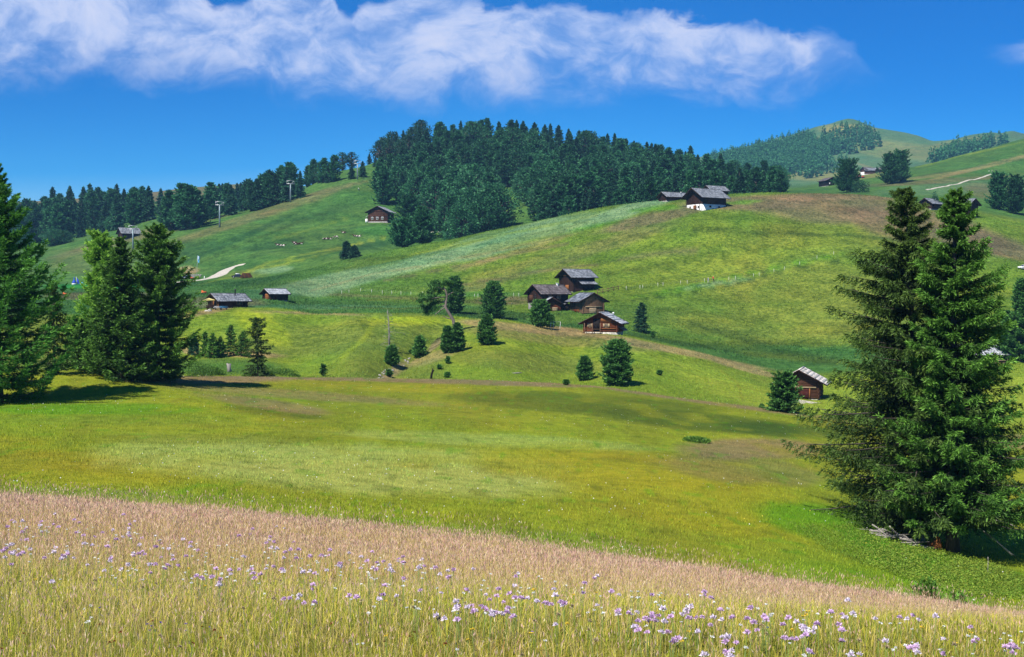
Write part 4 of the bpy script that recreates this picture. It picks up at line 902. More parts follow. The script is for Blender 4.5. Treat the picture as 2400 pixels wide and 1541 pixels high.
def log_walls(L, W, hw, rise, z0, style='log', rad=.13):
    mb = MB(); rng = random.Random(int(L * 100 + W * 17))
    n = max(4, int((hw - z0) / .25)); st_ = (hw - z0) / n
    if style == 'log':
        for i in range(n):
            z = z0 + (i + .5) * st_
            for s in (-1, 1):
                e = rng.uniform(.18, .34)
                mb.tube([(-L / 2 - e, s * W / 2, z), (L / 2 + e, s * W / 2, z)], rad * rng.uniform(.92, 1.1), 6)
                e = rng.uniform(.18, .34)
                mb.tube([(s * L / 2, -W / 2 - e, z + st_ / 2), (s * L / 2, W / 2 + e, z + st_ / 2)], rad * rng.uniform(.92, 1.1), 6)
        m = max(2, int(rise / .25))
        for i in range(m):
            z = hw + (i + .5) * rise / m; hwid = W / 2 * (1 - (z - hw) / rise) - .05
            if hwid < .2: continue
            for s in (-1, 1): mb.tube([(s * L / 2, -hwid, z), (s * L / 2, hwid, z)], rad, 6)
    else:
        k = int(W / .28)
        for s in (-1, 1):
            for i in range(k):
                u = -W / 2 + (i + .5) * W / k; top = hw + rise * (1 - abs(u) * 2 / W)
                mb.box((s * (L / 2 + rng.uniform(0, .03)), u, (z0 + top) / 2), (.06, W / k * .93, top - z0))
            kk = int(L / .28)
            for i in range(kk):
                u = -L / 2 + (i + .5) * L / kk
                mb.box((u, s * (W / 2 + rng.uniform(0, .03)), (z0 + hw) / 2), (L / kk * .93, .06, hw - z0))
    # inner shell, added to block light through gaps between the timbers
    l, w_ = L - .08, W - .08
    V = [(-l / 2, -w_ / 2, z0), (l / 2, -w_ / 2, z0), (l / 2, w_ / 2, z0), (-l / 2, w_ / 2, z0), (-l / 2, -w_ / 2, hw), (l / 2, -w_ / 2, hw), (l / 2, w_ / 2, hw), (-l / 2, w_ / 2, hw), (-l / 2, 0, hw + rise * .99), (l / 2, 0, hw + rise * .99)]
    mb.add(V, [[0, 1, 5, 4], [2, 3, 7, 6], [1, 2, 6, 5], [3, 0, 4, 7], [4, 5, 9, 8], [6, 7, 8, 9]], [[5, 6, 9], [7, 4, 8]])
    return mb

def shingled(L, W, hw, rise, og, oe, seed=1, row=.62, lift=.12, sides=(-1, 1), og2=None):
    rng = random.Random(seed); mb = MB(); und = MB()
    og2 = og if og2 is None else og2
    th = math.atan2(rise, W / 2); sl = (W / 2 + oe) / math.cos(th)
    x0, x1 = -L / 2 - og, L / 2 + og2
    for s in sides:
        nrow = max(3, int(sl / row)); rr = sl / nrow
        M = Matrix.Rotation(-s * th * 1.0, 3, 'X')
        for i in range(nrow):
            dist = (i + .5) * rr
            x = x0
            while x < x1 - .05:
                w_ = min(rng.uniform(.34, .75), x1 - x)
                y = s * dist * math.cos(th); z = hw + rise + lift - dist * math.sin(th) + .025 * (i % 2) + rng.uniform(0, .025)
                Mj = Matrix.Rotation(-s * (th - .03) + rng.uniform(-.02, .02), 3, 'X')
                mb.box((x + w_ / 2, y, z), (w_ * .97, rr * 1.12, .035), Mj); x += w_
        y, z = s * sl * math.cos(th), hw + rise + lift - .09 - sl * math.sin(th)
        a = hw + rise + lift - .09
        und.add([(x0 + .02, 0, a), (x1 - .02, 0, a), (x1 - .02, y, z), (x0 + .02, y, z), (x0 + .02, 0, a - .1), (x1 - .02, 0, a - .1), (x1 - .02, y, z - .1), (x0 + .02, y, z - .1)],
                [[0, 1, 2, 3], [7, 6, 5, 4], [0, 3, 7, 4], [1, 5, 6, 2], [3, 2, 6, 7]])
    if len(sides) == 2: mb.box(((x0 + x1) / 2, 0, hw + rise + lift + .05), (x1 - x0 + .1, .34, .08))
    return mb, und

def bargeboards(L, W, hw, rise, og, oe, roof_obj, mat, lift=.12, og2=None):
    th = math.atan2(rise, W / 2); sl = (W / 2 + oe) / math.cos(th)
    for sx, o in ((-1, og), (1, og if og2 is None else og2)):
        for s in (-1, 1):
            mb = MB(); M = Matrix.Rotation(-s * th, 3, 'X'); d = sl / 2
            mb.box((sx * (L / 2 + o + .03), s * d * math.cos(th), hw + rise + lift - .06 - d * math.sin(th)), (.05, sl, .2), M)
            mb.build('bargeboard', mat, roof_obj)

def hut(name, label, cat, p, yaw, L, W, hw, rise, wall=W_DARK, roof=R_GREY, og=.7, oe=.7, sink=1.5, found=None, style='log', barge=W_DARK, feats=(), seed=1, group=None, og2=None, row=.62):
    t = thing(name, label, cat, p, R(yaw), group)
    z0 = 0.0
    if found:
        fh, fm = found
        fb = MB(); fb.box((0, 0, (fh - sink) / 2), (L + .1, W + .1, fh + sink)); fb.build('foundation', fm, t); z0 = fh
    else:
        fb = MB(); fb.box((0, 0, -sink / 2 - .01), (L - .05, W - .05, sink)); fb.build('foundation', STONE, t)
    log_walls(L, W, hw, rise, z0, style).build('wall', wall, t)
    rm, um = shingled(L, W, hw, rise, og, oe, seed, row, og2=og2)
    ro = rm.build('roof', roof, t)
    um.build('roof_boards', W_DARK, ro); bargeboards(L, W, hw, rise, og, oe, ro, barge, og2=og2)
    for ft in feats:
        k = ft[0]
        if k == 'door':
            _, f, u, v, w_, h, m = ft
            mb = MB(); nb = max(3, int(w_ / .22))
            for i in range(nb): face_box(mb, f, L, W, u - w_ / 2 + (i + .5) * w_ / nb, v, w_ / nb * .94, h, .06, .17)
            for vv in (.18, .78): face_box(mb, f, L, W, u, v + h * vv, w_ * .96, .12, .05, .22)
            d = mb.build('door', m, t)
            hb = MB(); face_box(hb, f, L, W, u + w_ * .36, v + h * .48, .08, .16, .06, .27); hb.build('handle', DTIN, d)
        elif k == 'opening':
            _, f, u, v, w_, h = ft
            face_box(MB(), f, L, W, u, v, w_, h)
            mb = MB(); face_box(mb, f, L, W, u, v, w_, h, .05, .15); mb.build('doorway_shade', W_BLACK, t)  # black slab on the wall: the opening's inner shade as colour
        elif k == 'window':
            _, f, u, v, w_, h, m = ft
            mb = MB()
            for du in (-w_ / 2, 0, w_ / 2): face_box(mb, f, L, W, u + du, v, .09, h, .09, .18)
            for dv in (0, h): face_box(mb, f, L, W, u, v + dv - .04, w_ + .12, .09, .1, .18)
            wn = mb.build('window', m, t)
            gl = MB(); face_box(gl, f, L, W, u, v + .05, w_ - .06, h - .1, .03, .15); gl.build('pane', GLASS, wn)
        elif k == 'shutters':
            _, f, u, v, w_, h, m = ft
            for s in (-1, 1):
                mb = MB(); face_box(mb, f, L, W, u + s * (w_ * .72), v, w_ * .4, h, .05, .2); mb.build('shutter', m, t)
        elif k == 'panel':
            _, f, u, v, w_, h, m, nm = ft
            mb = MB(); nb = max(2, int(w_ / .24))
            for i in range(nb): face_box(mb, f, L, W, u - w_ / 2 + (i + .5) * w_ / nb, v, w_ / nb * .9, h, .05, .16)
            mb.build(nm, m, t)
        elif k == 'beam':
            _, f, u, v, w_, h, m, nm = ft
            mb = MB(); face_box(mb, f, L, W, u, v, w_, h, .16, .24); mb.build(nm, m, t)
        elif k == 'chimney':
            _, x, y, z, w_, h, m = ft
            mb = MB(); mb.box((x, y, z + h / 2), (w_, w_, h)); mb.box((x, y, z + h), (w_ * 1.5, w_ * 1.5, .1)); mb.build('chimney', m, ro)
        elif k == 'stovepipe':
            _, x, y, z, h, m = ft
            mb = MB(); mb.lathe([(.12, -.6), (.12, h), (.24, h + .05), (.24, h + .2), (.02, h + .32)], (x, y, z), 8); mb.build('stovepipe', m, ro)
        elif k == 'leanto':
            _, f, u, v, w_, dep, drop, m = ft      # a lower shed roof along one long side
            s = -1 if f == 'S' else 1
            mb = MB(); rng = random.Random(seed + 5); nr_ = max(2, int(dep / .5))
            for i in range(nr_):
                a = (i + .5) / nr_; x = u - w_ / 2
                while x < u + w_ / 2 - .05:
                    ww = min(rng.uniform(.35, .7), u + w_ / 2 - x)
                    mb.box((x + ww / 2, s * (W / 2 + dep * a), v - drop * a + rng.uniform(0, .03)), (ww * .97, dep / nr_ * 1.15, .05), Matrix.Rotation(-s * math.atan2(drop, dep), 3, 'X')); x += ww
            mb.build('lean_to_roof', m, t)
        elif k == 'porch':
            _, f, u0, u1, out, h, m = ft           # posts with a rail standing before a face
            pm = MB()
            for uu in np.linspace(u0, u1, max(2, int(abs(u1 - u0) / 1.5) + 1)): pm.box(face_pt(f, L, W, uu, h / 2 - .2, out), (.14, .14, h + .4))
            pm.build('porch_post', m, t)
            rl = MB()
            for v in (.45, .95): rl.box(face_pt(f, L, W, (u0 + u1) / 2, v, out + .02), (abs(u1 - u0), .07, .1) if f in 'SN' else (.07, abs(u1 - u0), .1))
            rl.build('railing', m, t)
    return t
def site(px, py, lo, hi, back):
    p = at(px, py, lo=lo, hi=hi); s = p.x / p.y
    return Vector((p.x + s * back, p.y + back, p.z))

# hut with white ground floor on the big hill
hut('log_barn', 'dark log barn on a white limewashed ground floor, high on the brown grass slope', 'barn', site(1655, 491, 400, 475, 4), 33, 10.4, 8.0, 4.7, 2.5, W_DARK, R_GREY, 1.6, 1.6, 2.5, (1.7, PLASTER), seed=2, og2=1.2,
    feats=[('window', 'W', -2.2, .5, .5, .6, W_DARK), ('door', 'W', .2, -.2, 1.5, 1.6, W_ORANGE), ('window', 'W', 2.2, .5, .5, .6, W_DARK), ('window', 'S', -1.8, .6, .7, .6, W_DARK), ('window', 'S', 2.2, .6, .5, .5, W_DARK), ('porch', 'W', 1.6, 3.8, 1.2, 3.0, W_DARK)])
hut('log_hut', 'low hut behind the white based barn, only its roof and chimney showing at left', 'hut', site(1578, 471, 400, 500, 3), 25, 8.6, 5.5, 1.6, 1.5, W_DARK, R_GREY, .8, .8, seed=3, feats=[('stovepipe', 2.6, -1, 2.4, .7, WHITE)])
p = at(1676, None, d=476); p.z -= .5
hut('log_hut', 'hut behind the white based barn, its roof just rising above the barn ridge', 'hut', p, 25, 7.0, 5.5, 2.6, 1.6, W_DARK, R_GREY, .7, .8, 4, seed=4)
# the group of five
hut('log_barn', 'tall dark barn with two roof tiers, uppermost of the hut group', 'barn', site(1352, 684, 335, 385, 4), 32, 7.2, 6.6, 4.4, 1.9, W_DARK, R_GREY, 1.3, 1.0, 2, seed=5, og2=1.0,
    feats=[('leanto', 'S', .8, 3.1, 5.6, 2.2, 1.0, R_GREY), ('panel', 'W', .5, .3, 1.6, 1.6, W_ORANGE, 'hay_door'), ('beam', 'W', 0, 4.4, 6.0, .22, W_BROWN, 'beam')])
hut('log_house', 'dark house with brownish roof and white chimney, left end of the hut group', 'hut', site(1284, 728, 315, 352, 4), 32, 8.0, 6.4, 4.7, 1.9, W_DARK, R_BROWN, .9, 1.0, 2, (1.9, STONE), seed=6,
    feats=[('chimney', 2.8, -.3, 6.1, .45, 1.0, WHITE), ('window', 'S', -1.6, 3.0, .9, .9, W_PALE), ('window', 'S', 1.2, 3.0, .9, .9, W_PALE), ('opening', 'W', .3, 2.0, 1.1, 2.2), ('panel', 'W', -1.8, 2.2, 1.6, 1.8, W_BROWN, 'boarding')])
hut('log_barn', 'grey brown log barn with patchy roof and pale plank door, front of the hut group', 'barn', site(1376, 736, 300, 340, 3.8), -69, 7.6, 5.8, 3.7, 1.55, W_GREY, R_PATCH, 1.0, 1.4, 2, None, seed=7, og2=.75,
    feats=[('door', 'E', -.2, 0.05, 1.9, 1.5, W_PALE), ('panel', 'S', 1.2, .1, 1.0, 1.3, W_ORANGE, 'orange_boarding'), ('panel', 'S', -1.6, 1.7, 2.0, 1.3, W_DARK, 'loft_hatch'), ('panel', 'S', 0, .2, 3.0, 1.2, W_RED, 'boarding'), ('beam', 'E', 0, 1.75, 4.6, .16, W_PALE, 'beam')])
hut('log_hut', 'small red brown hut with a pale door, lower left of the hut group', 'hut', site(1287, 730, 290, 335, 2.0), -76, 4.6, 5.2, 2.0, 1.5, W_RED, R_LIGHT, .9, .9, 1.5, None, style='board', seed=8,
    feats=[('door', 'E', .9, 0.05, 1.4, .95, W_PALE), ('panel', 'E', -.9, .5, .9, 1.2, W_RED, 'hatch'), ('chimney', -.6, -1.5, 2.3, .34, 1.3, WHITE)])
hut('shed', 'tiny open shed with a grey roof squeezed between the red hut and the log barn', 'shed', site(1326, 729, 290, 335, 1.4), -75, 1.8, 1.9, 1.45, .35, W_DARK, R_GREY, .3, .3, 1, None, style='board', seed=9, feats=[('opening', 'E', 0, .05, 1.1, 1.1)])
hut('log_cabin', 'sunlit red brown log cabin with a porch, lowest of the hut group', 'hut', site(1415, 783, 255, 300, 3.4), -106, 6.4, 6.8, 2.5, 1.75, W_RED, R_LIGHT, .9, 1.1, 1.5, (.32, PSTONE), seed=10, row=.8,
    feats=[('opening', 'E', -.75, .5, 1.5, 2.6), ('window', 'E', 1.25, 1.35, .55, .7, W_PALE), ('shutters', 'E', 1.25, 1.3, .75, .8, W_PALE), ('window', 'E', -2.15, 1.35, .45, .7, W_PALE), ('shutters', 'E', -2.15, 1.3, .62, .8, W_PALE),
           ('panel', 'E', 1.2, 2.35, 2.2, .95, W_ORANGE, 'gable_boarding'), ('porch', 'E', -3.2, .1, .7, 2.2, W_GREY), ('stovepipe', 1.4, 2.3, 3.0, 1.1, WHITE), ('beam', 'E', 1.6, 1.0, 3.2, .12, W_ORANGE, 'log_beam'), ('leanto', 'N', 0, 1.5, 4.5, 1.3, .9, R_BROWN)])
# alpine hut with terrace and its small barn, on the left
hut('alpine_hut', 'low dark alpine hut with terrace and thin stovepipe on the grassy crest at left', 'hut', site(534, 723, 262, 320, 3.6), 34, 5.9, 6.4, 1.75, 1.25, W_DARK, R_GREY, .9, 1.0, 1.6, None, seed=11,
    feats=[('stovepipe', 1.2, -1.2, 2.9, .9, DTIN), ('window', 'S', 1.3, .7, 1.3, .7, W_GREY), ('panel', 'W', 1.6, .1, .5, 1.7, W_ORANGE, 'door_panel'), ('panel', 'W', -.2, .1, .4, 1.7, W_ORANGE, 'door_panel'), ('panel', 'W', 2.5, .1, .5, 1.5, W_ORANGE, 'door_panel'), ('opening', 'W', .8, .1, .8, 1.7)])
hut('log_hut', 'small log hut with pale silver roof and orange door, right of the alpine hut', 'hut', site(645, 704, 290, 345, 2.8), 36, 4.5, 4.6, 1.75, 1.05, W_DARK, R_LIGHT, .8, .7, 1.5, None, seed=12, feats=[('door', 'W', .2, 0, 1.9, 1.6, W_ORANGE), ('panel', 'W', 1.9, .1, .5, 1.5, W_BROWN, 'boarding')])
# shingled barn and the barn on the right
hut('log_barn', 'red brown log barn with bleached white shingle roof and oxblood double door', 'barn', site(1878, 936, 205, 262, 4.2), -108, 7.4, 6.6, 3.3, 1.75, W_BROWN, R_WHITE, 1.3, 1.6, 1.5, None, seed=13, row=.7,
    feats=[('beam', 'E', .2, 1.95, 5.4, .22, W_PALE, 'beam'), ('door', 'E', .6, 0, 2.0, 1.85, W_DOORRED), ('beam', 'E', -.65, 0, .2, 1.9, W_ORANGE, 'post'), ('beam', 'E', 1.8, 0, .2, 1.9, W_ORANGE, 'post'), ('panel', 'E', -1.6, .2, 1.2, 1.6, W_RED, 'boarding')])
hut('log_barn', 'pale roofed barn with open porch, right behind the big spruces', 'barn', site(2300, 856, 225, 275, 3), 4, 8.4, 5.4, 2.6, 1.35, W_DARK, R_LIGHT, 1.0, 1.2, 1.5, None, seed=14, feats=[('porch', 'S', 1.2, 4.0, 1.0, 2.6, W_PALE), ('panel', 'S', 2.6, .1, 2.6, .8, W_ORANGE, 'boarding'), ('opening', 'S', 1.4, .9, 4.0, 1.4)])
# hut by the wood
hut('log_house', 'log house with three white framed windows at the edge of the wood', 'hut', site(893, 522, 590, 650, 5), -102, 10, 9.6, 5.6, 2.3, W_BROWN, R_LIGHT, 1.2, 1.6, 2.5, (.5, STONE), seed=15, barge=W_DARK,
    feats=[('window', 'E', u, 1.4, 1.0, 1.3, WHITE) for u in (-2.8, -.2, 2.4)] + [('beam', 'E', 0, v, 9.2, .16, W_RED, 'beam') for v in (3.1, 5.5)])
# upper right barns
hut('log_barn', 'dark barn with a blue grey roof at the upper right, above the brown grass', 'barn', site(2262, 507, 440, 520, 3.4), -48, 6.2, 6.2, 4.7, 1.7, W_DARK, R_GREY, 1.1, 1.3, 2, None, seed=16, feats=[('panel', 'E', -1.2, 0, 1.2, 1.0, W_BROWN, 'boarding')])
hut('log_hut', 'low hut half hidden by the dark bush, left of the upper right barn', 'hut', site(2180, 490, 430, 520, 2.6), 38, 6.0, 5.2, 2.2, 1.7, W_DARK, R_GREY, .8, .9, 2, None, seed=17)
# far huts
hut('log_barn', 'black looking barn with two white windows left of the big dark larch', 'barn', site(1942, 436, 640, 900, 4), -70, 8, 8.6, 3.4, 1.9, W_BLACK, R_BROWN, .8, .9, 2, None, seed=18, feats=[('panel', 'E', -2, .9, .7, 1.0, WHITE, 'white_window'), ('panel', 'E', 1.8, 1.0, .6, .9, WHITE, 'white_window')])
hut('log_hut', 'little hut with a white roof beside the big dark larch', 'hut', site(1957, 422, 700, 980, 4), -70, 6, 5.4, 2.6, 1.8, W_BLACK, R_WHITE, .8, .8, 2, None, seed=19)
hut('house', 'farmhouse with white lower wall and brown gable on the far slope', 'house', site(2033, 393, 900, 1300, 5), 30, 9, 7, 4.2, 2.0, W_BROWN, R_BROWN, 1.0, 1.0, 3, (2.2, PLASTER), seed=20)
hut('log_barn', 'far barn with a blue grey roof just below the white walled farmhouse', 'barn', site(2040, 406, 800, 1200, 4), 4, 11, 6.5, 3.2, 2.0, W_BROWN, R_GREY, .8, .9, 3, None, seed=21)
hut('log_hut', 'small dark hut left of the broad larches near the tractor', 'hut', site(2065, 399, 800, 1200, 4), 10, 6, 5, 2.6, 1.4, W_BLACK, R_BROWN, .6, .6, 3, None, seed=22)
hut('log_hut', 'grey roofed hut on the left hill, behind the lift pylon above the spruces', 'hut', site(302, 560, 560, 735, 4), 33, 8.6, 7.4, 3.2, 2.4, W_DARK, R_GREY, 1.0, 1.1, 3, None, seed=23)
# ------------------------------------------------------------------ roads and paths
M_GRAVEL = m_plain('pale_gravel', (0.46, 0.42, 0.35), .95, .3, 1.2)
def path_strip(name, pts, widths, lo, hi, label, lift=.14):
    P = [at(x, y, lo=lo, hi=hi) for x, y in pts]
    A = np.array([[q.x, q.y] for q in P]); s = np.concatenate([[0], np.cumsum(np.linalg.norm(np.diff(A, axis=0), axis=1))])
    n = max(8, int(s[-1] / 1.5)); t = np.linspace(0, s[-1], n)
    X, Y = pchip(s, A[:, 0], t), pchip(s, A[:, 1], t); Wd = np.interp(t, s, widths)
    T = np.stack([np.gradient(X), np.gradient(Y)], 1); T /= np.linalg.norm(T, axis=1)[:, None] + 1e-9
    N = np.stack([-T[:, 1], T[:, 0]], 1); V = []
    for k in np.linspace(-.5, .5, 7):
        wv = Wd * (1 + .16 * fbm(t / 7 + k * 3, t * 0 + 2, 2)); x, y = X + N[:, 0] * wv * k, Y + N[:, 1] * wv * k
        V.append(np.stack([x, y, H(x, y) + lift * (1 if abs(k) < .45 else .2)], 1))
    V = np.concatenate(V); F = [[i + k * n, i + 1 + k * n, i + 1 + (k + 1) * n, i + (k + 1) * n] for k in range(6) for i in range(n - 1)]
    o = obj(name, mesh_np(name, V, np.array(F)[:, ::-1], M_GRAVEL, smooth=True)); tag(o, label, None, None, 'structure')
path_strip('gravel_road', [(385, 665), (430, 661), (470, 657), (498, 651), (515, 644), (526, 636), (539, 629), (555, 623.5), (574, 620)], [2.4, 2.6, 3, 4.5, 5.5, 5.5, 4.6, 3.2, 2.2], 440, 600, 'pale gravel road curving down past the alpine hut')
path_strip('gravel_track', [(990, 548), (1020, 543), (1040, 541), (1062, 540)], [5, 6, 7, 6], 556, 640, 'white gravel track between the trees at the foot of the wood')
path_strip('gravel_path', [(2170, 446), (2210, 438), (2250, 430), (2290, 420), (2336, 408)], [1.3, 1.5, 1.5, 1.5, 1.3], 600, 900, 'pale footpath climbing to the right below the hikers')
path_strip('dirt_track', [(1860, 944), (1885, 941), (1915, 946)], [2.4, 2.8, 2.4], 185, 240, 'bare track before the shingled barn door', .06)

# ------------------------------------------------------------------ ski lift pylons
STEEL = m_plain('grey_green_steel', (0.20, 0.26, 0.28), .45, .12, metal=.3)
STEELL = m_plain('galvanised_steel', (0.45, 0.47, 0.48), .4, .1, metal=.4)
def pylon(label, px, py, top, lo, hi, group='lift pylons climbing the left hill', d=None):
    p = at(px, py, lo=lo, hi=hi) if d is None else at(px, None, d=d)
    h = (py - top) * p.y / FPX if d is None else (st(px, top)[1] * p.y - p.z)
    h = float(h)
    t = thing('lift_pylon', label, 'lift pylon', p, R(18), group)
    m = MB(); m.tube([(0, 0, -1), (0, 0, h * .5), (0, 0, h - 1.6)], [.50, .40, .30], 12); m.build('pole', STEEL, t, smooth=True)
    m = MB(); m.box((0, 0, h - 1.75), (4.4, .34, .3)); m.build('lower_crossbar', STEELL, t)
    m = MB(); m.box((0, 0, h - .1), (3.9, .22, .18)); m.build('upper_crossbar', STEELL, t)
    for s in (-1, 1):
        m = MB(); m.tube([(s * .5, 0, h - 1.7), (s * 1.9, 0, h - .1)], .09, 6); m.tube([(s * 1.95, 0, h - 1.7), (s * 1.95, 0, h - .1)], .07, 6); m.build('strut', STEELL, t)
        m = MB()
        for y in (-1.2, -.4, .4, 1.2): m.tube([(s * 2.1 - .06, y, h - 2.0), (s * 2.1 + .06, y, h - 2.0)], .26, 10)
        m.box((s * 2.1, 0, h - 1.8), (.1, 2.9, .12)); m.build('sheave_train', DTIN, t)
    m = MB()
    for i in range(int(h / .6) - 3): m.box((.0, -.52, .6 + i * .6), (.4, .04, .04))
    m.build('ladder', STEELL, t)
pylon('lowest lift pylon, its top showing over the left spruces before the grey roofed hut', 312, 0, 529, 0, 0, d=610)
pylon('lift pylon standing free on the left hill before the larch clump', 515, 533, 473, 560, 690)
pylon('lift pylon in front of the tree belt, third going uphill', 681, 474, 424, 640, 770)
pylon('uppermost lift pylon below the two round topped pines', 838, 421, 377, 690, 830)
# far gondola line
p = at(1821, None, d=2345)
t = thing('gondola_pylon', 'tiny T shaped gondola pylon on the ridge of the distant mountain', 'lift pylon', p)
h = float(st(1821, 324)[1] * p.y - p.z)
m = MB(); m.tube([(0, 0, -1), (0, 0, h)], [.9, .7], 8); m.build('pole', STEEL, t)
m = MB(); m.box((0, 0, h), (9.5, 1, .9)); m.box((0, 0, h - 1.6), (5, .8, .6)); m.build('crossarm', STEEL, t)
def aloft(px, py, d):
    s, tt = st(px, py); return Vector((float(s * d), d, float(tt * d)))
line = [aloft(1700, 365, 2380), aloft(1745, 349, 2370), aloft(1790, 335, 2355), aloft(1821, 325, 2345), aloft(1850, 323.5, 2345), aloft(1885, 322, 2345)]
m = MB(); m.tube([tuple(q) for q in line], .22, 4)
tag(m.build('lift_cable', DTIN), 'thin lift cable strung across the sky to the distant mountain', 'cable')
for px, py, lab in ((1790, 336.5, 'lower dark gondola hanging on the far lift cable'), (1808, 330.5, 'gondola hanging nearest the far lift pylon')):
    q = aloft(px, py, 2352); g = thing('gondola', lab, 'gondola', q, 0, 'gondolas on the far lift')
    m = MB(); m.lathe([(.3, -7.0), (1.5, -6.6), (1.8, -5.2), (1.5, -3.4), (.5, -2.8)], n=8); m.build('cabin', W_BLACK, g)
    m = MB(); m.tube([(0, 0, -3), (0, 0, 0)], .2, 5); m.build('hanger', DTIN, g)
p = at(2370, None, d=2350); g = thing('lift_station_frame', 'goal shaped lift frame on the far right ridge', 'lift frame', p)
for s in (-1, 1):
    m = MB(); m.box((s * 3.6, 0, 1.2), (.7, .7, 5)); m.build('post', STEEL, g)
m = MB(); m.box((0, 0, 3.6), (9, .7, .6)); m.build('crossbar', STEEL, g)
p = at(2341, None, d=2350); m = MB(); m.tube([(0, 0, -1), (0, 0, 5)], .45, 6); m.box((0, 0, 4.6), (1.8, .8, 1)); tag(m.build('lift_mast', STEEL, None, p), 'short mast left of the goal shaped frame on the ridge', 'mast')

# ------------------------------------------------------------------ fences
POST = m_plain('white_fence_posts', (0.66, 0.64, 0.58), .6, .08)
WIRE = m_plain('fence_wire', (0.42, 0.42, 0.40), .5, .1)
def wire_fence(label, pts, lo, hi, hp=1.0):
    P = [at(x, y, lo=lo, hi=hi) for x, y in pts]
    t = thing('wire_fence', label, 'fence', P[0])
    for i, q in enumerate(P):
        m = MB(); r = q - P[0]; m.tube([(r.x, r.y, r.z - .3), (r.x + (i % 3 - 1) * .04, r.y, r.z + hp)], .042, 6); m.lathe([(.06, 0), (.06, .08), (.0, .12)], (r.x + (i % 3 - 1) * .04, r.y, r.z + hp), 6); m.build('post', POST, t)
    m = MB()
    for z in (.55, .95): m.tube([tuple(q - P[0] + Vector((0, 0, z))) for q in P], .005, 4, False)
    m.build('wire', WIRE, t)
wire_fence('white posted pasture fence on the flat left of the hut group', [(801, 690), (818, 688), (845, 685), (871, 687), (896, 690), (918, 691), (940, 692), (963, 693), (990, 693), (1090, 697), (1112, 698), (1120, 698), (1204, 696), (1216, 696)], 325, 420)
wire_fence('white posted pasture fence climbing the slope right of the hut group', [(1468, 680), (1500, 678), (1506, 677), (1542, 672), (1554, 671), (1595, 667), (1611, 666), (1651, 662), (1708, 658), (1724, 656), (1766, 650), (1779, 648), (1814, 639), (1839, 634), (1874, 622), (1915, 608), (1954, 598)], 330, 440)
# rail fence by the tall barn
a, b = at(1400, 690, lo=330, hi=390), at(1450, 680, lo=335, hi=400)
t = thing('rail_fence', 'grey wooden rail fence running right from the tall barn', 'fence', a)
for i in range(5):
    q = (b - a) * (i / 4); q.z = float(H(a.x + q.x, a.y + q.y)) - a.z; m = MB(); m.box((q.x, q.y, q.z + .5), (.16, .16, 1.5)); m.build('post', W_GREY, t)
m = MB()
for z in (.45, 1.0): m.tube([(0, 0, z), ((b - a).x * .5, (b - a).y * .5, float(H(a.x + (b - a).x * .5, a.y + (b - a).y * .5)) - a.z + z), ((b - a).x, (b - a).y, float(H(b.x, b.y)) - a.z + z)], .09, 6)
m.build('rail', W_GREY, t)
# swing
p = at(1306, 774, lo=240, hi=300)
t = thing('swing_frame', 'white tubular swing frame right of the bushy pine', 'swing', p, R(25))
for s, e in ((-.9, 0), (.9, 0), (-1.5, .4)):
    m = MB(); m.tube([(s - .42, -.35 + e, -.2), (s, e, 2.0)], .03, 6); m.build('leg', WHITE, t)
    m = MB(); m.tube([(s + .3, .6 + e, -.2), (s, e, 2.0)], .02, 6); m.build('leg', STEELL, t)
m = MB(); m.tube([(-1.5, .2, 2.0), (.95, 0, 2.0)], .028, 6); m.build('top_bar', WHITE, t)
m = MB()
for s in (-.25, .25): m.tube([(s, 0, .5), (s, 0, 2.0)], .012, 4)
m.box((0, 0, .48), (.6, .22, .05)); m.build('swing_seat', W_GREY, t)
t.scale = (.85, .85, .85)

# ------------------------------------------------------------------ the alpine hut's terrace
CLOTH_Y = m_plain('yellow_canvas', (0.72, 0.62, 0.22), .8, .1); RED = m_plain('red_paint', (0.50, 0.035, 0.025), .4, .1, spec=.5); ORANGE = m_plain('orange_paint', (0.62, 0.13, 0.03), .5, .15)
BLUE = m_plain('blue_fabric', (0.02, 0.06, 0.45), .6, .15); LBLUE = m_plain('light_blue_fabric', (0.10, 0.36, 0.62), .6, .1); SILVER = m_plain('silver_paint', (0.50, 0.53, 0.58), .3, .06, metal=.3, spec=.5); BLACKP = m_plain('dark_paint', (0.015, 0.014, 0.018), .3, .1, spec=.5); RUBBER = m_plain('rubber', (0.02, 0.02, 0.02), .8, .1)
p = at(490, 725, lo=258, hi=300); p.z += .05
t = thing('parasol', 'yellow garden parasol on the hut terrace', 'parasol', p)
m = MB(); m.lathe([(.035, 0), (.035, 2.1)], n=8); m.build('pole', W_PALE, t)
m = MB(); n = 8; V = [(0, 0, 2.3)] + [(1.35 * math.cos(i * PI / 4), 1.35 * math.sin(i * PI / 4), 1.85) for i in range(n)] + [(1.35 * math.cos(i * PI / 4), 1.35 * math.sin(i * PI / 4), 1.70) for i in range(n)]
m.add(V, [[1 + i, 1 + (i + 1) % n, 9 + (i + 1) % n, 9 + i] for i in range(n)], [[0, 1 + i, 1 + (i + 1) % n] for i in range(n)]); m.build('canopy', CLOTH_Y, t)
def bench_table(label, px, py, mat):
    p = at(px, py, lo=255, hi=300); t = thing('bench_table', label, 'table', p, R(30), 'tables on the hut terrace')
    m = MB(); m.box((0, 0, .74), (1.7, .7, .06)); m.build('table_top', mat, t)
    for s in (-1, 1):
        m = MB(); m.box((0, s * .75, .45), (1.7, .3, .05)); m.build('bench', mat, t)
        m = MB(); m.box((s * .6, 0, .3), (.08, 1.5, .08)); m.box((s * .6, .25, .35), (.08, .08, .75)); m.box((s * .6, -.25, .35), (.08, .08, .75)); m.build('leg', W_DARK, t)
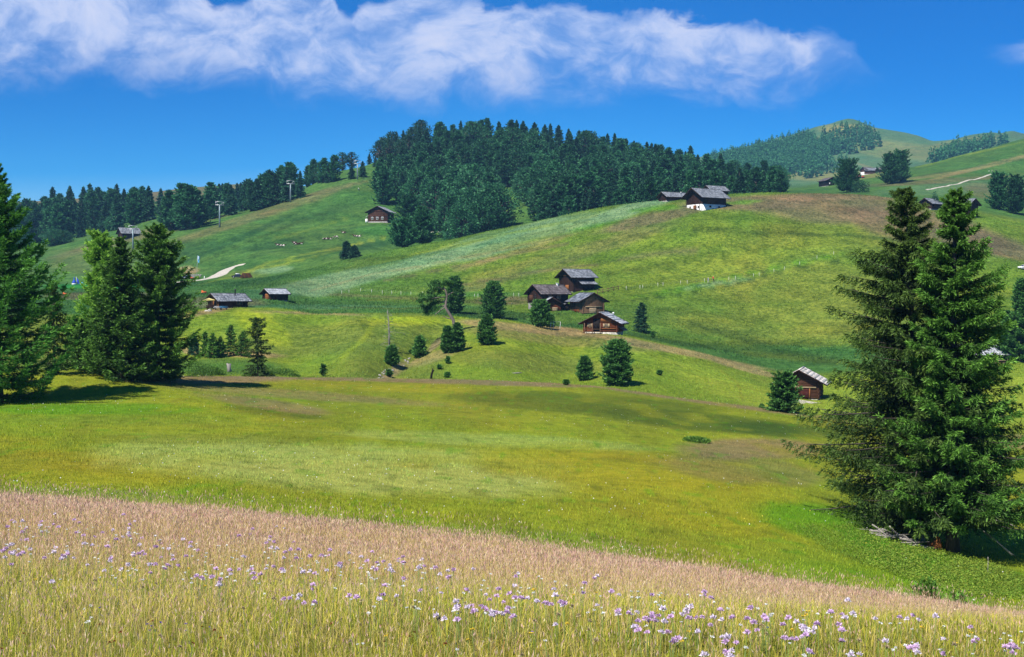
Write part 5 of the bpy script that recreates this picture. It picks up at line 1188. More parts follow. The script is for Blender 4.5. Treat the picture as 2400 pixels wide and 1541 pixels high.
bench_table('dark table with benches under the yellow parasol', 494, 726, W_DARK); bench_table('white topped table nearer the hut door', 512, 727, WHITE); bench_table('blue grey table at the hut corner', 524, 727, LBLUE)
a = at(485, 727, lo=255, hi=300); t = thing('terrace_railing', 'dark plank railing at the left end of the terrace', 'railing', a, R(10))
m = MB(); m.box((.9, 0, .55), (2.2, .06, .25)); m.box((.9, 0, .95), (2.2, .08, .1)); m.build('rail', W_DARK, t)
for s in (0, 1.8):
    m = MB(); m.box((s, .06, .45), (.1, .1, 1.1)); m.build('post', W_DARK, t)
def rock(seed, r, sq=.7):
    rng = np.random.default_rng(seed); import bmesh
    bm = bmesh.new(); bmesh.ops.create_icosphere(bm, subdivisions=3, radius=1)
    for v in bm.verts:
        c = np.array(v.co); k = 1 + .35 * fbm(np.array([c[0] * 1.3 + seed + c[2]]), np.array([c[1] * 1.3 + c[2] * .7]), 3)[0]; v.co = Vector((c[0] * r * k, c[1] * r * k * .8, c[2] * r * k * sq))
    me = bpy.data.meshes.new('boulder'); bm.to_mesh(me); bm.free(); return me
def boulder(label, p, r, seed, mat=PSTONE, group=None):
    me = rock(seed, r); me.materials.append(mat); tag(obj('boulder', me, None, p, seed), label, 'rock', group)
for px, r, lab in ((484, .42, 'pale boulder at the left end of the terrace'), (491, .5, 'larger pale boulder below the parasol')):
    boulder(lab, at(px, 730, lo=255, hi=300), r, px)

# ------------------------------------------------------------------ vehicles and things by the gravel road
def car(label, px, py, lo, hi, rz, paint, roofm=None, d=None):
    p = at(px, py, lo=lo, hi=hi) if d is None else at(px, None, d=d)
    t = thing('parked_car', label, 'car', p, R(rz))
    prof = [(-2.1, .35), (-2.15, .75), (-1.9, .95), (-1.1, 1.02), (-.55, 1.48), (.9, 1.5), (1.6, 1.08), (2.05, .98), (2.15, .6), (2.1, .35)]
    m = MB(); n = len(prof); V = []
    for y, k in ((-.86, .97), (-.8, 1.0), (.8, 1.0), (.86, .97)): V += [(x * k, y * (1 - .14 * max(0, z - .95) / .5), .35 + (z - .35) * k) for x, z in prof]
    Q = [[r * n + i, r * n + (i + 1) % n, (r + 1) * n + (i + 1) % n, (r + 1) * n + i] for r in range(3) for i in range(n)]
    m.add(V, Q); 
    for r in (0, 3): m.add([V[r * n + i] for i in range(n)] + [(0, V[r * n][1], .8)], (), [[i, (i + 1) % n, n] for i in range(n)])
    m.build('body', paint, t)
    for s in (-1, 1):
        m = MB(); y = s * .865; m.add([(-1.0, y, 1.0), (1.4, y, 1.0), (.85, y * .93, 1.4), (-.5, y * .93, 1.4)], [[0, 1, 2, 3]]); m.build('side_window', GLASS, t)
        for x in (-1.35, 1.35):
            m = MB(); m.tube([(x, s * .72, .33), (x, s * .9, .33)], .33, 14); w_ = m.build('wheel', RUBBER, t)
            m = MB(); m.tube([(x, s * .9, .33), (x, s * .915, .33)], .2, 10); m.build('rim', SILVER, w_)
        m = MB(); m.box((-2.1, s * .6, .72), (.1, .34, .16)); m.build('headlight', WHITE, t)
    m = MB(); m.add([(-1.13, -.7, 1.04), (-1.13, .7, 1.04), (-.62, .66, 1.44), (-.62, -.66, 1.44)], [[0, 1, 2, 3]]); m.build('windscreen', GLASS, t)
    if roofm:
        m = MB(); m.box((.15, 0, 1.6), (1.5, 1.1, .3)); m.build('roof_box', roofm, t)
car('silver rounded car parked by the stone wall left of the gravel road', 436, 655, 470, 540, 12, SILVER)
car('dark car with a white roof box beside the log stack', 556, 652, 440, 520, 8, BLACKP, WHITE)
car('white car at the right edge on the far meadow', 2402, 632, 385, 430, 20, WHITE)
p = at(452, 651, lo=480, hi=560); t = thing('stone_wall', 'low grey stone wall behind the silver car', 'wall', p, R(-10))
m = MB(); rr_ = random.Random(4)
for zz in range(4):
    x = -3.2
    while x < 3.2:
        w_ = rr_.uniform(.4, .9); m.box((x + w_ / 2, rr_.uniform(-.06, .06), zz * .4 - .2), (w_ * .95, .5, .38)); x += w_
m.build('wall', STONE, t)
def cart(label, px, py, lo, hi, rz):
    p = at(px, py, lo=lo, hi=hi); t = thing('cart', label, 'cart', p, R(rz), 'orange carts'); t.scale = (.75,) * 3
    m = MB(); m.box((0, 0, .75), (1.9, .9, .55)); m.box((-.55, 0, 1.2), (.7, .8, .5)); m.build('body', ORANGE, t)
    m = MB(); m.box((.98, 0, .6), (.12, .8, .35)); m.box((-.98, 0, .6), (.12, .8, .35)); m.build('bumper', CLOTH_Y, t)
    for x in (-.65, .65):
        for s in (-1, 1):
            m = MB(); m.tube([(x, s * .42, .3), (x, s * .56, .3)], .3, 12); m.build('wheel', RUBBER, t)
cart('orange cart parked next to the silver car', 450, 655, 470, 530, 20); cart('orange cart alone in the grass above the alpine hut', 478, 690, 340, 440, 15)
# log stack
base = at(578, 652, lo=440, hi=520)
k_ = 0
for row in range(4):
    for i in range(9 - row):
        m = MB(); z = .28 + row * .46; x = -2.2 + i * .52 + row * .26; L_ = 1.7
        m.tube([(x, -L_, z), (x, L_, z)], [.27, .25], 9)
        tag(m.build('log', W_BROWN if (i + row) % 3 else W_RED, None, base, R(14)), 'dark felled log in the stack beside the gravel road', 'log', 'logs stacked beside the gravel road')
# flag, marker posts, blue tents
p = at(461, 654, lo=490, hi=570); t = thing('flag_pole', 'thin flag pole with a light blue and white flag by the gravel road', 'flag', p)
m = MB(); m.tube([(0, 0, -.3), (.15, 0, 4.5), (.42, 0, 9.2)], [.07, .06, .04], 6); m.build('pole', STEELL, t)
m = MB(); m.add([(.42 + .75 * (j / 5) * (1 - .25 * i / 6) , .12 * math.sin(i * 1.1 + j), 9.2 - 2.5 * i / 6 - .1 * j) for i in range(7) for j in range(6)], [[i * 6 + j, i * 6 + j + 1, (i + 1) * 6 + j + 1, (i + 1) * 6 + j] for i in range(6) for j in range(5)])
f = m.build('flag', LBLUE, t); m = MB(); m.add([(.6 + .3 * j, -.1 + .02 * j, 8.9 - 1.2 * i) for i in range(2) for j in range(2)], [[0, 1, 3, 2]]); m.build('white_field', WHITE, f)
for px, hgt, lab in ((463, .9, 'short white marker left by the road edge'), (479, 1.3, 'tall white marker post at the road edge')):
    p = at(px, 656, lo=450, hi=520); m = MB(); m.tube([(0, 0, -.2), (0, 0, hgt)], .14, 8); m.lathe([(.16, 0), (.05, .15)], (0, 0, hgt), 8); tag(m.build('marker_post', WHITE, None, p), lab, 'post')
p = at(174, 668, lo=430, hi=560); t = thing('pointed_tent', 'blue pointed tent with a white base on the playground lawn at left', 'tent', p)
m = MB(); m.lathe([(1.0, .55), (.75, 1.3), (.25, 1.9), (.1, 3.2), (.02, 3.3)], n=10); m.build('roof', BLUE, t); m = MB(); m.lathe([(.95, -.1), (1.0, .6), (.9, .75)], n=10); m.build('base', WHITE, t)
p = at(184, 668, lo=430, hi=560); t = thing('banner', 'tall leaning blue banner right of the pointed tent', 'banner', p)
m = MB(); m.tube([(-.5, 0, -.2), (-.9, 0, 3.3)], .05, 6); m.build('pole', WHITE, t); m = MB(); m.add([(-.52, 0, .4), (.35, .1, .4), (.0, .15, 2.0), (-.88, 0, 3.2)], [[0, 1, 2, 3]]); m.box((-.4, .04, 1.2), (.5, .1, 1.4)); m.build('cloth', BLUE, t)
p = at(192, 668, lo=430, hi=560); m = MB(); m.lathe([(.7, 0), (.8, .5), (.45, .9), (.05, 1.0)], n=9); tag(m.build('play_dome', LBLUE, None, p), 'low light blue play dome beside the leaning banner', 'play dome')
p = at(152, 691, lo=380, hi=480); m = MB(); m.box((0, 0, .25), (1.1, .6, .4)); m.box((-.3, 0, .55), (.4, .5, .3)); tag(m.build('toy_cart', ORANGE, None, p), 'small orange crate on the lawn at the far left', 'crate')
# tractor on the far slope
p = at(2018, 419, lo=700, hi=950); t = thing('tractor', 'red tractor right of the big dark larch', 'tractor', p, R(10))
m = MB(); m.box((1.0, 0, 1.3), (2.2, 1.1, 1.0)); m.box((-1.3, 0, 1.5), (2.0, 1.8, 1.7)); m.build('body', RED, t)
m = MB(); m.box((-1.2, 0, 2.7), (1.9, 1.6, .2)); m.box((-1.2, 0, 2.3), (1.6, 1.4, .8)); m.build('cab', GLASS, t)
for x, r in ((-1.4, 1.0), (1.7, .65)):
    for s in (-1, 1):
        m = MB(); m.tube([(x, s * .9, r * .9), (x, s * 1.3, r * .9)], r, 14); m.build('wheel', RUBBER, t)
# by the house at the wood
for dx, lab in ((0, 'left one of two white tanks left of the three windowed house'), (1.5, 'right one of two white tanks left of the three windowed house')):
    p = at(859, 522, lo=585, hi=660); m = MB(); m.tube([(dx, 0, -.2), (dx, 0, 1.5)], .62, 12); m.lathe([(.62, 0), (.5, .25), (.1, .35)], (dx, 0, 1.5), 12); tag(m.build('tank', WHITE, None, p), lab, 'tank', 'white tanks')
p = at(866, 512, lo=600, hi=680); t = thing('awning', 'white slanting awning above the two tanks', 'awning', p, R(-10)); m = MB(); m.add([(-1.6, -.8, .6), (1.0, -.8, 2.6), (1.0, .8, 2.6), (-1.6, .8, .6), (-1.6, -.8, .5), (1.0, -.8, 2.5), (1.0, .8, 2.5), (-1.6, .8, .5)], [[0, 1, 2, 3], [7, 6, 5, 4], [0, 4, 5, 1], [2, 6, 7, 3], [0, 3, 7, 4]]); m.build('canvas', WHITE, t)
m = MB(); m.tube([(-1.5, -.7, -.3), (-1.5, -.7, .6)], .05, 5); m.tube([(.9, -.7, -.3), (.9, -.7, 2.5)], .05, 5); m.build('pole', STEELL, t)

# ------------------------------------------------------------------ cattle and walkers (skinned bodies)
import bmesh
def skin_mesh(name, joints, edges, mat, levels=1):
    """joints: (x, y, z, radius_a, radius_b)"""
    me = bpy.data.meshes.new(name); bm = bmesh.new(); ly = bm.verts.layers.skin.verify()
    vs = []
    for i, (x, y, z, ra, rb) in enumerate(joints):
        v = bm.verts.new((x, y, z)); v[ly].radius = (ra, rb); v[ly].use_root = (i == 0); vs.append(v)
    for a, b in edges: bm.edges.new((vs[a], vs[b]))
    bm.to_mesh(me); bm.free()
    tmp = bpy.data.objects.new('tmp', me); COL.objects.link(tmp)
    tmp.modifiers.new('s', 'SKIN').use_smooth_shade = True; tmp.modifiers.new('d', 'SUBSURF').levels = levels
    dg = bpy.context.evaluated_depsgraph_get(); dg.update()
    out = bpy.data.meshes.new_from_object(tmp.evaluated_get(dg)); out.name = name
    bpy.data.objects.remove(tmp); bpy.data.meshes.remove(me)
    out.materials.clear(); out.materials.append(mat)
    return out
def m_cow(name, a, bcol):
    m, nt, b = mat_new(name); f = noise(nt, objco(nt), 1.5, 1, .4)
    oi = nd(nt, 'ShaderNodeObjectInfo').outputs['Random']
    f = mth(nt, 'ADD', f, mth(nt, 'MULTIPLY', mth(nt, 'SUBTRACT', oi, .5), .22))
    nt.links.new(ramp(nt, f, [(.5, a), (.54, bcol)], 'LINEAR'), b.inputs['Base Color']); return m
M_COW = m_cow('brown_pied_hide', (0.045, 0.016, 0.010), (0.72, 0.66, 0.58))
# lying cow, head towards +x
COWL = skin_mesh('cow', [(0, 0, .48, .40, .36), (-.75, 0, .44, .38, .34), (-1.05, .02, .46, .20, .20), (.55, 0, .52, .36, .34), (.95, 0, .68, .24, .22), (1.25, .03, .98, .16, .15), (1.5, .05, 1.02, .14, .14), (1.78, .06, .90, .10, .09),
    (.60, .34, .22, .14, .12), (.92, .40, .14, .09, .08), (.60, .42, .08, .06, .05), (-.70, .40, .24, .17, .14), (-.35, .62, .14, .09, .09), (-.80, .66, .07, .06, .05), (.62, -.36, .22, .14, .12), (.98, -.42, .10, .08, .07), (-.75, -.36, .24, .16, .14), (-.4, -.5, .12, .08, .07), (-1.15, .1, .25, .04, .04), (-1.05, .3, .06, .04, .04), (1.40, .24, 1.06, .05, .03), (1.40, -.16, 1.06, .05, .03)],
    [(0, 1), (1, 2), (0, 3), (3, 4), (4, 5), (5, 6), (6, 7), (3, 8), (8, 9), (9, 10), (1, 11), (11, 12), (12, 13), (3, 14), (14, 15), (1, 16), (16, 17), (2, 18), (18, 19), (6, 20), (6, 21)], M_COW)
# grazing cow
COWS = skin_mesh('cow', [(0, 0, 1.0, .38, .36), (-.7, 0, 1.02, .35, .33), (-.98, 0, 1.05, .18, .18), (.55, 0, 1.02, .34, .33), (.95, 0, 1.0, .22, .2), (1.3, .03, .72, .15, .14), (1.5, .05, .48, .12, .12), (1.66, .05, .24, .09, .08),
    (.55, .2, .62, .12, .11), (.57, .2, .36, .07, .07), (.56, .2, .03, .06, .06), (.55, -.2, .62, .12, .11), (.50, -.2, .36, .07, .07), (.5, -.2, .03, .06, .06), (-.72, .2, .66, .16, .14), (-.86, .2, .38, .07, .07), (-.8, .2, .03, .06, .06), (-.72, -.2, .66, .16, .14), (-.9, -.2, .38, .07, .07), (-.88, -.2, .03, .06, .06), (-1.08, 0, .75, .03, .03), (-1.07, 0, .42, .04, .04), (1.38, .2, .64, .05, .03), (1.38, -.14, .64, .05, .03)],
    [(0, 1), (1, 2), (0, 3), (3, 4), (4, 5), (5, 6), (6, 7), (3, 8), (8, 9), (9, 10), (3, 11), (11, 12), (12, 13), (1, 14), (14, 15), (15, 16), (1, 17), (17, 18), (18, 19), (2, 20), (20, 21), (5, 22), (5, 23)], M_COW)
for i, (px, py, me, rz, lab) in enumerate(((652, 576, COWL, 170, 'dark headed cow lying at the far left of the herd'), (662, 578, COWL, 12, 'pale cow lying close right of the leftmost one'), (691, 571, COWL, 160, 'upper cow of the three lying close together'), (694, 574, COWL, 185, 'pale fronted cow of the three lying together'), (704, 573, COWL, 5, 'dark right cow of the three lying together'),
        (762, 562, COWL, 20, 'white flanked cow lying in the middle of the herd'), (772, 562, COWL, 8, 'cow lying just right of the white flanked one'), (787, 560, COWS, 175, 'dark cow grazing right of the two lying in the middle'), (806, 547, COWL, 150, 'uppermost cow lying alone on the slope'), (833, 555, COWL, 176, 'left cow of the pair nearest the house at the wood'), (840, 556, COWL, 4, 'right cow of the pair nearest the house at the wood'))):
    p = at(px, py, lo=545, hi=680)
    tag(obj('cow', me, None, p, R(rz), 1.0), lab, 'cow', 'cows resting on the left hill')

def m_person(name, shirt, trouser, hair=(0.05, 0.03, 0.02)):
    m, nt, b = mat_new(name); z = nd(nt, 'ShaderNodeSeparateXYZ'); nt.links.new(objco(nt), z.inputs[0])
    f = mth(nt, 'MULTIPLY', z.outputs[2], 1 / 1.8)
    nt.links.new(ramp(nt, f, [(0, (.03, .02, .02)), (.05, trouser), (.52, shirt), (.835, (.5, .3, .22)), (.955, hair)], 'CONSTANT'), b.inputs['Base Color']); return m
def walker(sw=.25, arm=.15):
    J = [(0, 0, .95, .15, .11), (0, 0, 1.15, .14, .10), (0, 0, 1.38, .17, .11), (0, 0, 1.5, .06, .06), (.02, 0, 1.6, .085, .095), (.02, 0, 1.72, .08, .09),
         (-.1 , 0, .9, .09, .09)]
    J = [(0, 0, .95, .15, .11), (0, 0, 1.16, .14, .10), (0, 0, 1.38, .16, .11), (0, 0, 1.50, .055, .055), (0, -.02, 1.60, .08, .095), (0, -.01, 1.71, .075, .085),
         (.10, -.03, .84, .09, .09), (.11, -sw * .5, .48, .062, .062), (.11, -sw * .8, .08, .045, .045), (.11, -sw * .8 - .16, .04, .045, .035),
         (-.10, .03, .84, .09, .09), (-.11, sw * .35, .48, .062, .062), (-.11, sw, .10, .045, .045), (-.11, sw - .14, .04, .045, .035),
         (.20, 0, 1.40, .06, .06), (.25, arm * .3, 1.13, .045, .045), (.24, -arm, .90, .035, .035), (.24, -arm - .05, .82, .035, .025),
         (-.20, 0, 1.40, .06, .06), (-.25, -arm * .2, 1.13, .045, .045), (-.24, -arm * 1.2, .92, .035, .035), (-.24, -arm * 1.2 - .06, .85, .035, .025)]
    E = [(0, 1), (1, 2), (2, 3), (3, 4), (4, 5), (0, 6), (6, 7), (7, 8), (8, 9), (0, 10), (10, 11), (11, 12), (12, 13), (2, 14), (14, 15), (15, 16), (16, 17), (2, 18), (18, 19), (19, 20), (20, 21)]
    return J, E
for i, (px, py, lo, hi, rz, sh, tr, lab, pack) in enumerate((
        (1660, 664, 330, 420, 60, (.45, .46, .5), (.55, .52, .46), 'hiker in grey shirt and pale trousers by the pasture fence', 1), (1672, 661, 330, 420, 75, (.55, .10, .05), (.03, .03, .03), 'hiker in red top right of the grey shirted one by the fence', 1),
        (840, 447, 660, 760, 100, (.78, .78, .76), (.05, .06, .1), 'walker in white shirt below the uppermost lift pylon', 0), (841.5, 449, 660, 760, 80, (.2, .25, .35), (.03, .03, .03), 'walker in dark clothes close to the one in white', 0),
        (2318, 406, 650, 900, 80, (.8, .8, .8), (.02, .02, .02), 'walker in white top, leftmost of the group at the path end', 0), (2325, 405, 650, 900, 80, (.45, .4, .35), (.4, .38, .33), 'walker in beige clothes, second of the group at the path end', 0), (2333, 404.5, 650, 900, 90, (.02, .02, .02), (.02, .02, .02), 'walker all in black, third of the group at the path end', 1), (2336, 404.5, 650, 900, 90, (.03, .05, .03), (.02, .02, .02), 'walker in dark green beside the one in black', 0), (2341, 406, 650, 900, 90, (.02, .04, .03), (.02, .03, .02), 'rightmost walker of the group at the path end', 0),
        (2305, 345, 930, 1050, 80, (.08, .02, .02), (.03, .02, .02), 'walker in dark red on the skyline of the green hill', 0), (2308, 344, 930, 1050, 80, (.02, .02, .02), (.02, .02, .02), 'walker in black beside the dark red one on the green hill', 0), (2300, 346, 930, 1050, 80, (.5, .5, .45), (.4, .4, .4), 'pale walker left of the pair on the green hill', 0))):
    p = at(px, py, lo=lo, hi=hi)
    J, E = walker(.22 if i % 2 == 0 else .12, .12 + .05 * (i % 3))
    o = obj('person', skin_mesh('person', J, E, m_person('walking_clothes', sh, tr)), None, p, R(rz))
    tag(o, lab, 'person', 'people out walking')
    if pack:
        m = MB(); m.tube([(0, .16, 1.05), (0, .2, 1.2), (0, .18, 1.45)], [.13, .16, .1], 8); m.build('backpack', RED if i % 2 else BLACKP, o)

# ------------------------------------------------------------------ dead wood and stones
p = at(537, 872, lo=165, hi=215); k = p.y / FPX
t = thing('tree_stump', 'pale grey broken tree stump among the green herbs', 'stump', p)
m = MB(); m.tube([(0.1, 0, -.2), (0, 0, .5), (-.05, 0, 19 * k)], [.42, .30, .36], 10); m.build('trunk', M_DEADWOOD, t); m = MB(); m.tube([(-.15, -.1, 14 * k), (-.28, -.1, 20.5 * k)], [.2, .12], 7); m.build('splinter', M_DEADWOOD, t)
p = at(1010, 888, lo=140, hi=235); k = p.y / FPX
t = thing('snag', 'small black leaning snag at the foot of the bank', 'stump', p); m = MB(); m.tube([(0, 0, -.3), (.1, 0, .6), (.3, 0, 1.3), (.28, 0, 1.6)], [.2, .16, .14, .04], 7); m.build('trunk', W_BLACK, t); m = MB(); m.tube([(.15, 0, .8), (.55, .1, 1.35)], [.08, .03], 5); m.build('branch', W_BLACK, t)
p = at(1211, 877, lo=190, hi=250); m = MB(); m.tube([(-.8, -.2, .08), (0, 0, .14), (.8, .25, .2)], [.12, .1, .07], 7); tag(m.build('fallen_log', M_DEADWOOD, None, p), 'short fallen log lying on the lower bright bank', 'log')
rng = random.Random(8)
for i in range(30):
    px = rng.uniform(880, 960); py = 890 - (px - 880) * .55 + rng.uniform(-8, 6)
    boulder('small pale rock on the stony patch at the foot of the bank', at(px, py, lo=186, hi=250), rng.uniform(.12, .3), 700 + i, STONE, 'rocks on the stony patch')
for px, py, r, lab in ((690, 884, .5, 'grey rock at the right end of the bushes behind the ridge'), ):
    boulder(lab, at(px, py, lo=160, hi=205), r, 31, STONE)
boulder('rounded grey boulder at the foot of the spruce pair', at(2146, 1262, lo=45, hi=100), .62, 12, STONE)
boulder('smaller boulder on the branch heap under the spruce pair', at(2068, 1250, lo=45, hi=100), .45, 14, STONE)
c = at(2100, 1268, lo=45, hi=100)
for i in range(34):
    a = rng.uniform(-1, 1) * 1.25; ln = rng.uniform(.7, 1.9); ang = rng.gauss(-.55, .35); tilt = rng.gauss(.05, .16)
    x, y = c.x + a, c.y + rng.uniform(-.5, .5) - a * .25; z = float(H(x, y)) + rng.uniform(.08, .5) * (1 - abs(a) / 1.7)
    m = MB(); dx, dz = math.cos(ang) * ln / 2, math.sin(ang) * ln / 2 * .5; dy = rng.uniform(-.3, .3)
    m.tube([(-dx, -dy, -dz + tilt * .2), (0, 0, rng.uniform(-.05, .08)), (dx, dy, dz)], [.045, .04, .02], 6)
    tag(m.build('branch', M_DEADWOOD, None, (x, y, z), 0, True), 'weathered grey branch in the heap under the spruce pair', 'branch', 'branches heaped under the spruce pair')
p = at(2192, 1285, lo=45, hi=100); m = MB(); m.tube([(0, 0, -.2), (.03, 0, .3), (.1, 0, .62)], [.42, .30, .12], 9); m.tube([(-.6, -.1, .1), (-.1, 0, .28)], [.06, .16], 7); tag(m.build('rotten_stump', W_ORANGE, None, p), 'rotten orange stump left of the taller spruce trunk', 'stump')
p = at(2315, 1348, lo=30, hi=80); m = MB(); m.tube([(0, 0, -.2), (.01, 0, 0.85)], .014, 6); m.lathe([(.018, .7), (.018, .87)], n=6); tag(m.build('stake', M_DEADWOOD, None, p), 'thin pale stake standing in the grass at the right', 'stake')
# broken bare branches of the taller spruce
tall = bpy.data.objects['spruce']
m = MB(); m.tube([(.8, -1.2, 1.95), (1.9, -1.8, 1.98), (2.5, -2.0, 1.75), (3.1, -2.1, 1.6)], [.05, .045, .035, .01], 6); m.build('dead_branch', M_DEADWOOD, tall, smooth=True)
m = MB(); m.tube([(1.0, -1.2, 1.5), (1.7, -1.8, .9), (2.35, -2.2, .25)], [.03, .04, .05], 6); m.build('dead_branch', M_DEADWOOD, tall, smooth=True)
m = MB(); m.tube([(1.3, -1.0, 1.2), (2.1, -1.5, .6), (2.7, -1.8, .1)], [.02, .02, .012], 5); m.build('dead_branch', M_DEADWOOD, tall, smooth=True)
# ------------------------------------------------------------------ grass and flowers
def m_grass(name, transl=.3):
    m, nt, b = mat_new(name)
    c = nd(nt, 'ShaderNodeAttribute', attribute_name='col').outputs['Color']
    nt.links.new(c, b.inputs['Base Color']); val(b.inputs['Roughness'], .7); val(b.inputs['Specular IOR Level'], .1)
    tr = nd(nt, 'ShaderNodeBsdfTranslucent'); nt.links.new(c, tr.inputs[0]); mx = nd(nt, 'ShaderNodeMixShader'); val(mx.inputs[0], transl)
    nt.links.new(b.outputs[0], mx.inputs[1]); nt.links.new(tr.outputs[0], mx.inputs[2]); nt.links.new(mx.outputs[0], nt.nodes['Material Output'].inputs[0])
    return m
M_GRASS = m_grass('grass_blades')
def col_mesh(name, V, F, C, mat):
    me = mesh_np(name, V, F, mat)
    a = me.color_attributes.new('col', 'FLOAT_COLOR', 'POINT')
    a.data.foreach_set('color', np.concatenate([C, np.ones((len(C), 1))], 1).astype(np.float32).ravel()); return me
def blades(P, h, w, lean, rng):
    """bent three-part blades; returns V (n*5), quads, tris"""
    n = len(P); a = rng.uniform(0, 2 * PI, n); S = np.stack([np.cos(a), np.sin(a), 0 * a], 1) * w[:, None]
    b = rng.uniform(0, 2 * PI, n); Ld = np.stack([np.cos(b), np.sin(b), 0 * b], 1) * (lean * h)[:, None]
    up = np.array([0, 0, 1.0])
    mid = P + up * (h * .55)[:, None] + Ld * .3; tip = P + up * (h * (1 - .3 * lean))[:, None] + Ld
    V = np.stack([P - S, P + S, mid + S * .8, mid - S * .8, tip], 1).reshape(-1, 3); i = np.arange(n)[:, None] * 5
    return V, i + np.array([[0, 1, 2, 3]]), i + np.array([[3, 2, 4]]), tip
gr = np.random.default_rng(42)
def fan_points(n, d0, d1, smax=.50, pw=1.0):
    d = d0 + (d1 - d0) * gr.random(n) ** pw; s = gr.uniform(-smax, smax, n); x = s * d
    return x, d, H(x, d)
# --- flower meadow in the foreground
N = 600000
x, d, z = fan_points(N, 4.4, 41, .52)
k_ = gr.random(N) < 1 - sstep(27, 41, d); x, d, z = x[k_], d[k_], z[k_]; N = len(x)
P = np.stack([x, d, z - .01], 1)
zone = fbm(x / 2.4, d / 2.4, 3); zone2 = fbm(x / .7 + 9, d / .7, 2)
pinkness = np.clip(sstep(8.5, 17, d) * .85 + zone * .5 - .02, .0, .95)
is_stem = gr.random(N) < (.13 + .52 * pinkness)
hs_ = (.42 + .58 * sstep(7, 21, d)) * (1 - .22 * sstep(.05, .4, x / d)); tall = gr.random(N) < .06
h = np.where(is_stem, gr.uniform(.28, .50, N), gr.uniform(.12, .34, N)) * (1 + .3 * zone) * hs_ * np.where(tall, 1.55, 1)
w = np.where(is_stem, np.maximum(.0006, .00013 * d), np.maximum(.0009, .00019 * d)) * gr.uniform(.7, 1.3, N)
lean = np.where(is_stem, gr.uniform(.02, .3, N), gr.uniform(.1, .75, N))
V, Q, T, tip = blades(P, h, w, lean, gr)
pal = np.array([(.28, .38, .035), (.56, .56, .06), (.74, .60, .11), (.72, .56, .24), (.52, .26, .09)])
r_ = gr.random(N) * .9 + .34 * pinkness + .0 - .22 * (zone2 + .1) ; k = np.clip((r_ * 4.4).astype(int), 0, 4)
k = np.where((k == 4) & (gr.random(N) < .6), 3, k)
C = pal[k] * gr.uniform(.75, 1.25, (N, 1))
stemc = np.array([.70, .55, .24]) * gr.uniform(.75, 1.2, (N, 1)); C = np.where(is_stem[:, None], stemc, C)
Cv = np.repeat(C, 5, 0).reshape(N, 5, 3); Cv[:, :2] *= .8; Cv = Cv.reshape(-1, 3)
# seed heads on the stems
si = np.where(is_stem)[0]; m_ = len(si)
hd = np.stack([gr.normal(0, .3, m_), gr.normal(0, .3, m_), np.ones(m_)], 1)
kl_ = gr.uniform(.035, .085, m_) * hs_[si]; kw_ = np.maximum(gr.uniform(.0014, .0030, m_), .00022 * d[si])
KV, KF = kites(tip[si] - np.array([0, 0, .035]), hd, kl_, kw_, gr)
pk = np.array([(.70, .43, .36), (.74, .53, .38), (.56, .30, .24), (.82, .68, .44)])
KC = np.repeat(pk[gr.choice(4, m_, p=[.42, .28, .16, .14])] * gr.uniform(.8, 1.2, (m_, 1)), 4, 0)
o = obj('flower_meadow_grass', col_mesh('flower_meadow_grass', np.vstack([V, KV]), [np.concatenate([Q, KF + len(V)]), T], np.vstack([Cv, KC]), M_GRASS))
tag(o, 'tall pinkish brown and golden grass filling the foreground', 'grass', None, 'stuff')
# --- short grass of the near meadow and the bank behind it
def tuft_field(name, label, n, d0, d1, hh, ww, pw, keep=None):
    x, d, z = fan_points(n, d0, d1, .47, pw)
    c = paint(x[:, None], d[:, None], z[:, None])[:, 0]
    P = np.stack([x, d, z - .02], 1)
    big = fbm(x / 6, d / 6, 3)
    h = gr.uniform(*hh, n) * (1 + .7 * big); w = gr.uniform(*ww, n)
    a = gr.uniform(0, 2 * PI, n); S = np.stack([np.cos(a), np.sin(a), 0 * a], 1) * w[:, None]
    tip = P + np.stack([gr.normal(0, .35, n) * h, gr.normal(0, .35, n) * h, h], 1)
    V = np.stack([P - S, P + S, tip], 1).reshape(-1, 3)
    f = gr.uniform(.68, 1.42, (n, 1)); hue = gr.normal(0, .07, (n, 1))
    c = c * f * np.concatenate([1 + hue, 1 + 0 * hue, 1 - hue], 1) * 1.55
    tag(obj(name, col_mesh(name, V, np.arange(3 * n).reshape(n, 3), np.repeat(np.clip(c, 0, .9), 3, 0), M_GRASS)), label, 'grass', None, 'stuff')
tuft_field('meadow_grass', 'short golden green grass of the near meadow', 420000, 36, 186, (.06, .19), (.007, .022), 1.3)
tuft_field('bank_grass', 'bright green grass on the bank and field behind the meadow', 110000, 186, 300, (.14, .34), (.03, .08), 1.0)
tuft_field('hill_grass', 'grass of the big slope behind the huts', 170000, 300, 490, (.18, .45), (.07, .17), 1.0)
# --- specks of white and yellow blossom over the near meadow
n = 2600; x, d, z = fan_points(n, 45, 160, .47, 1.2)
c_ = np.where(gr.random((n, 1)) < .8, np.array([[.8, .8, .76]]), np.array([[.75, .6, .08]]))
dens = fbm(x / 14 + 40, d / 14, 3); k_ = dens > -.05
V, F = kites(np.stack([x, d, z + gr.uniform(.1, .3, n)], 1)[k_], gr.normal(0, 1, (n, 3))[k_], np.full(k_.sum(), .07), np.full(k_.sum(), .03), gr)
tag(obj('blossom_specks', col_mesh('blossom_specks', V, F, np.repeat(c_[k_], 4, 0), M_GRASS)), 'specks of white and yellow blossom in the near meadow', 'flowers', None, 'stuff')
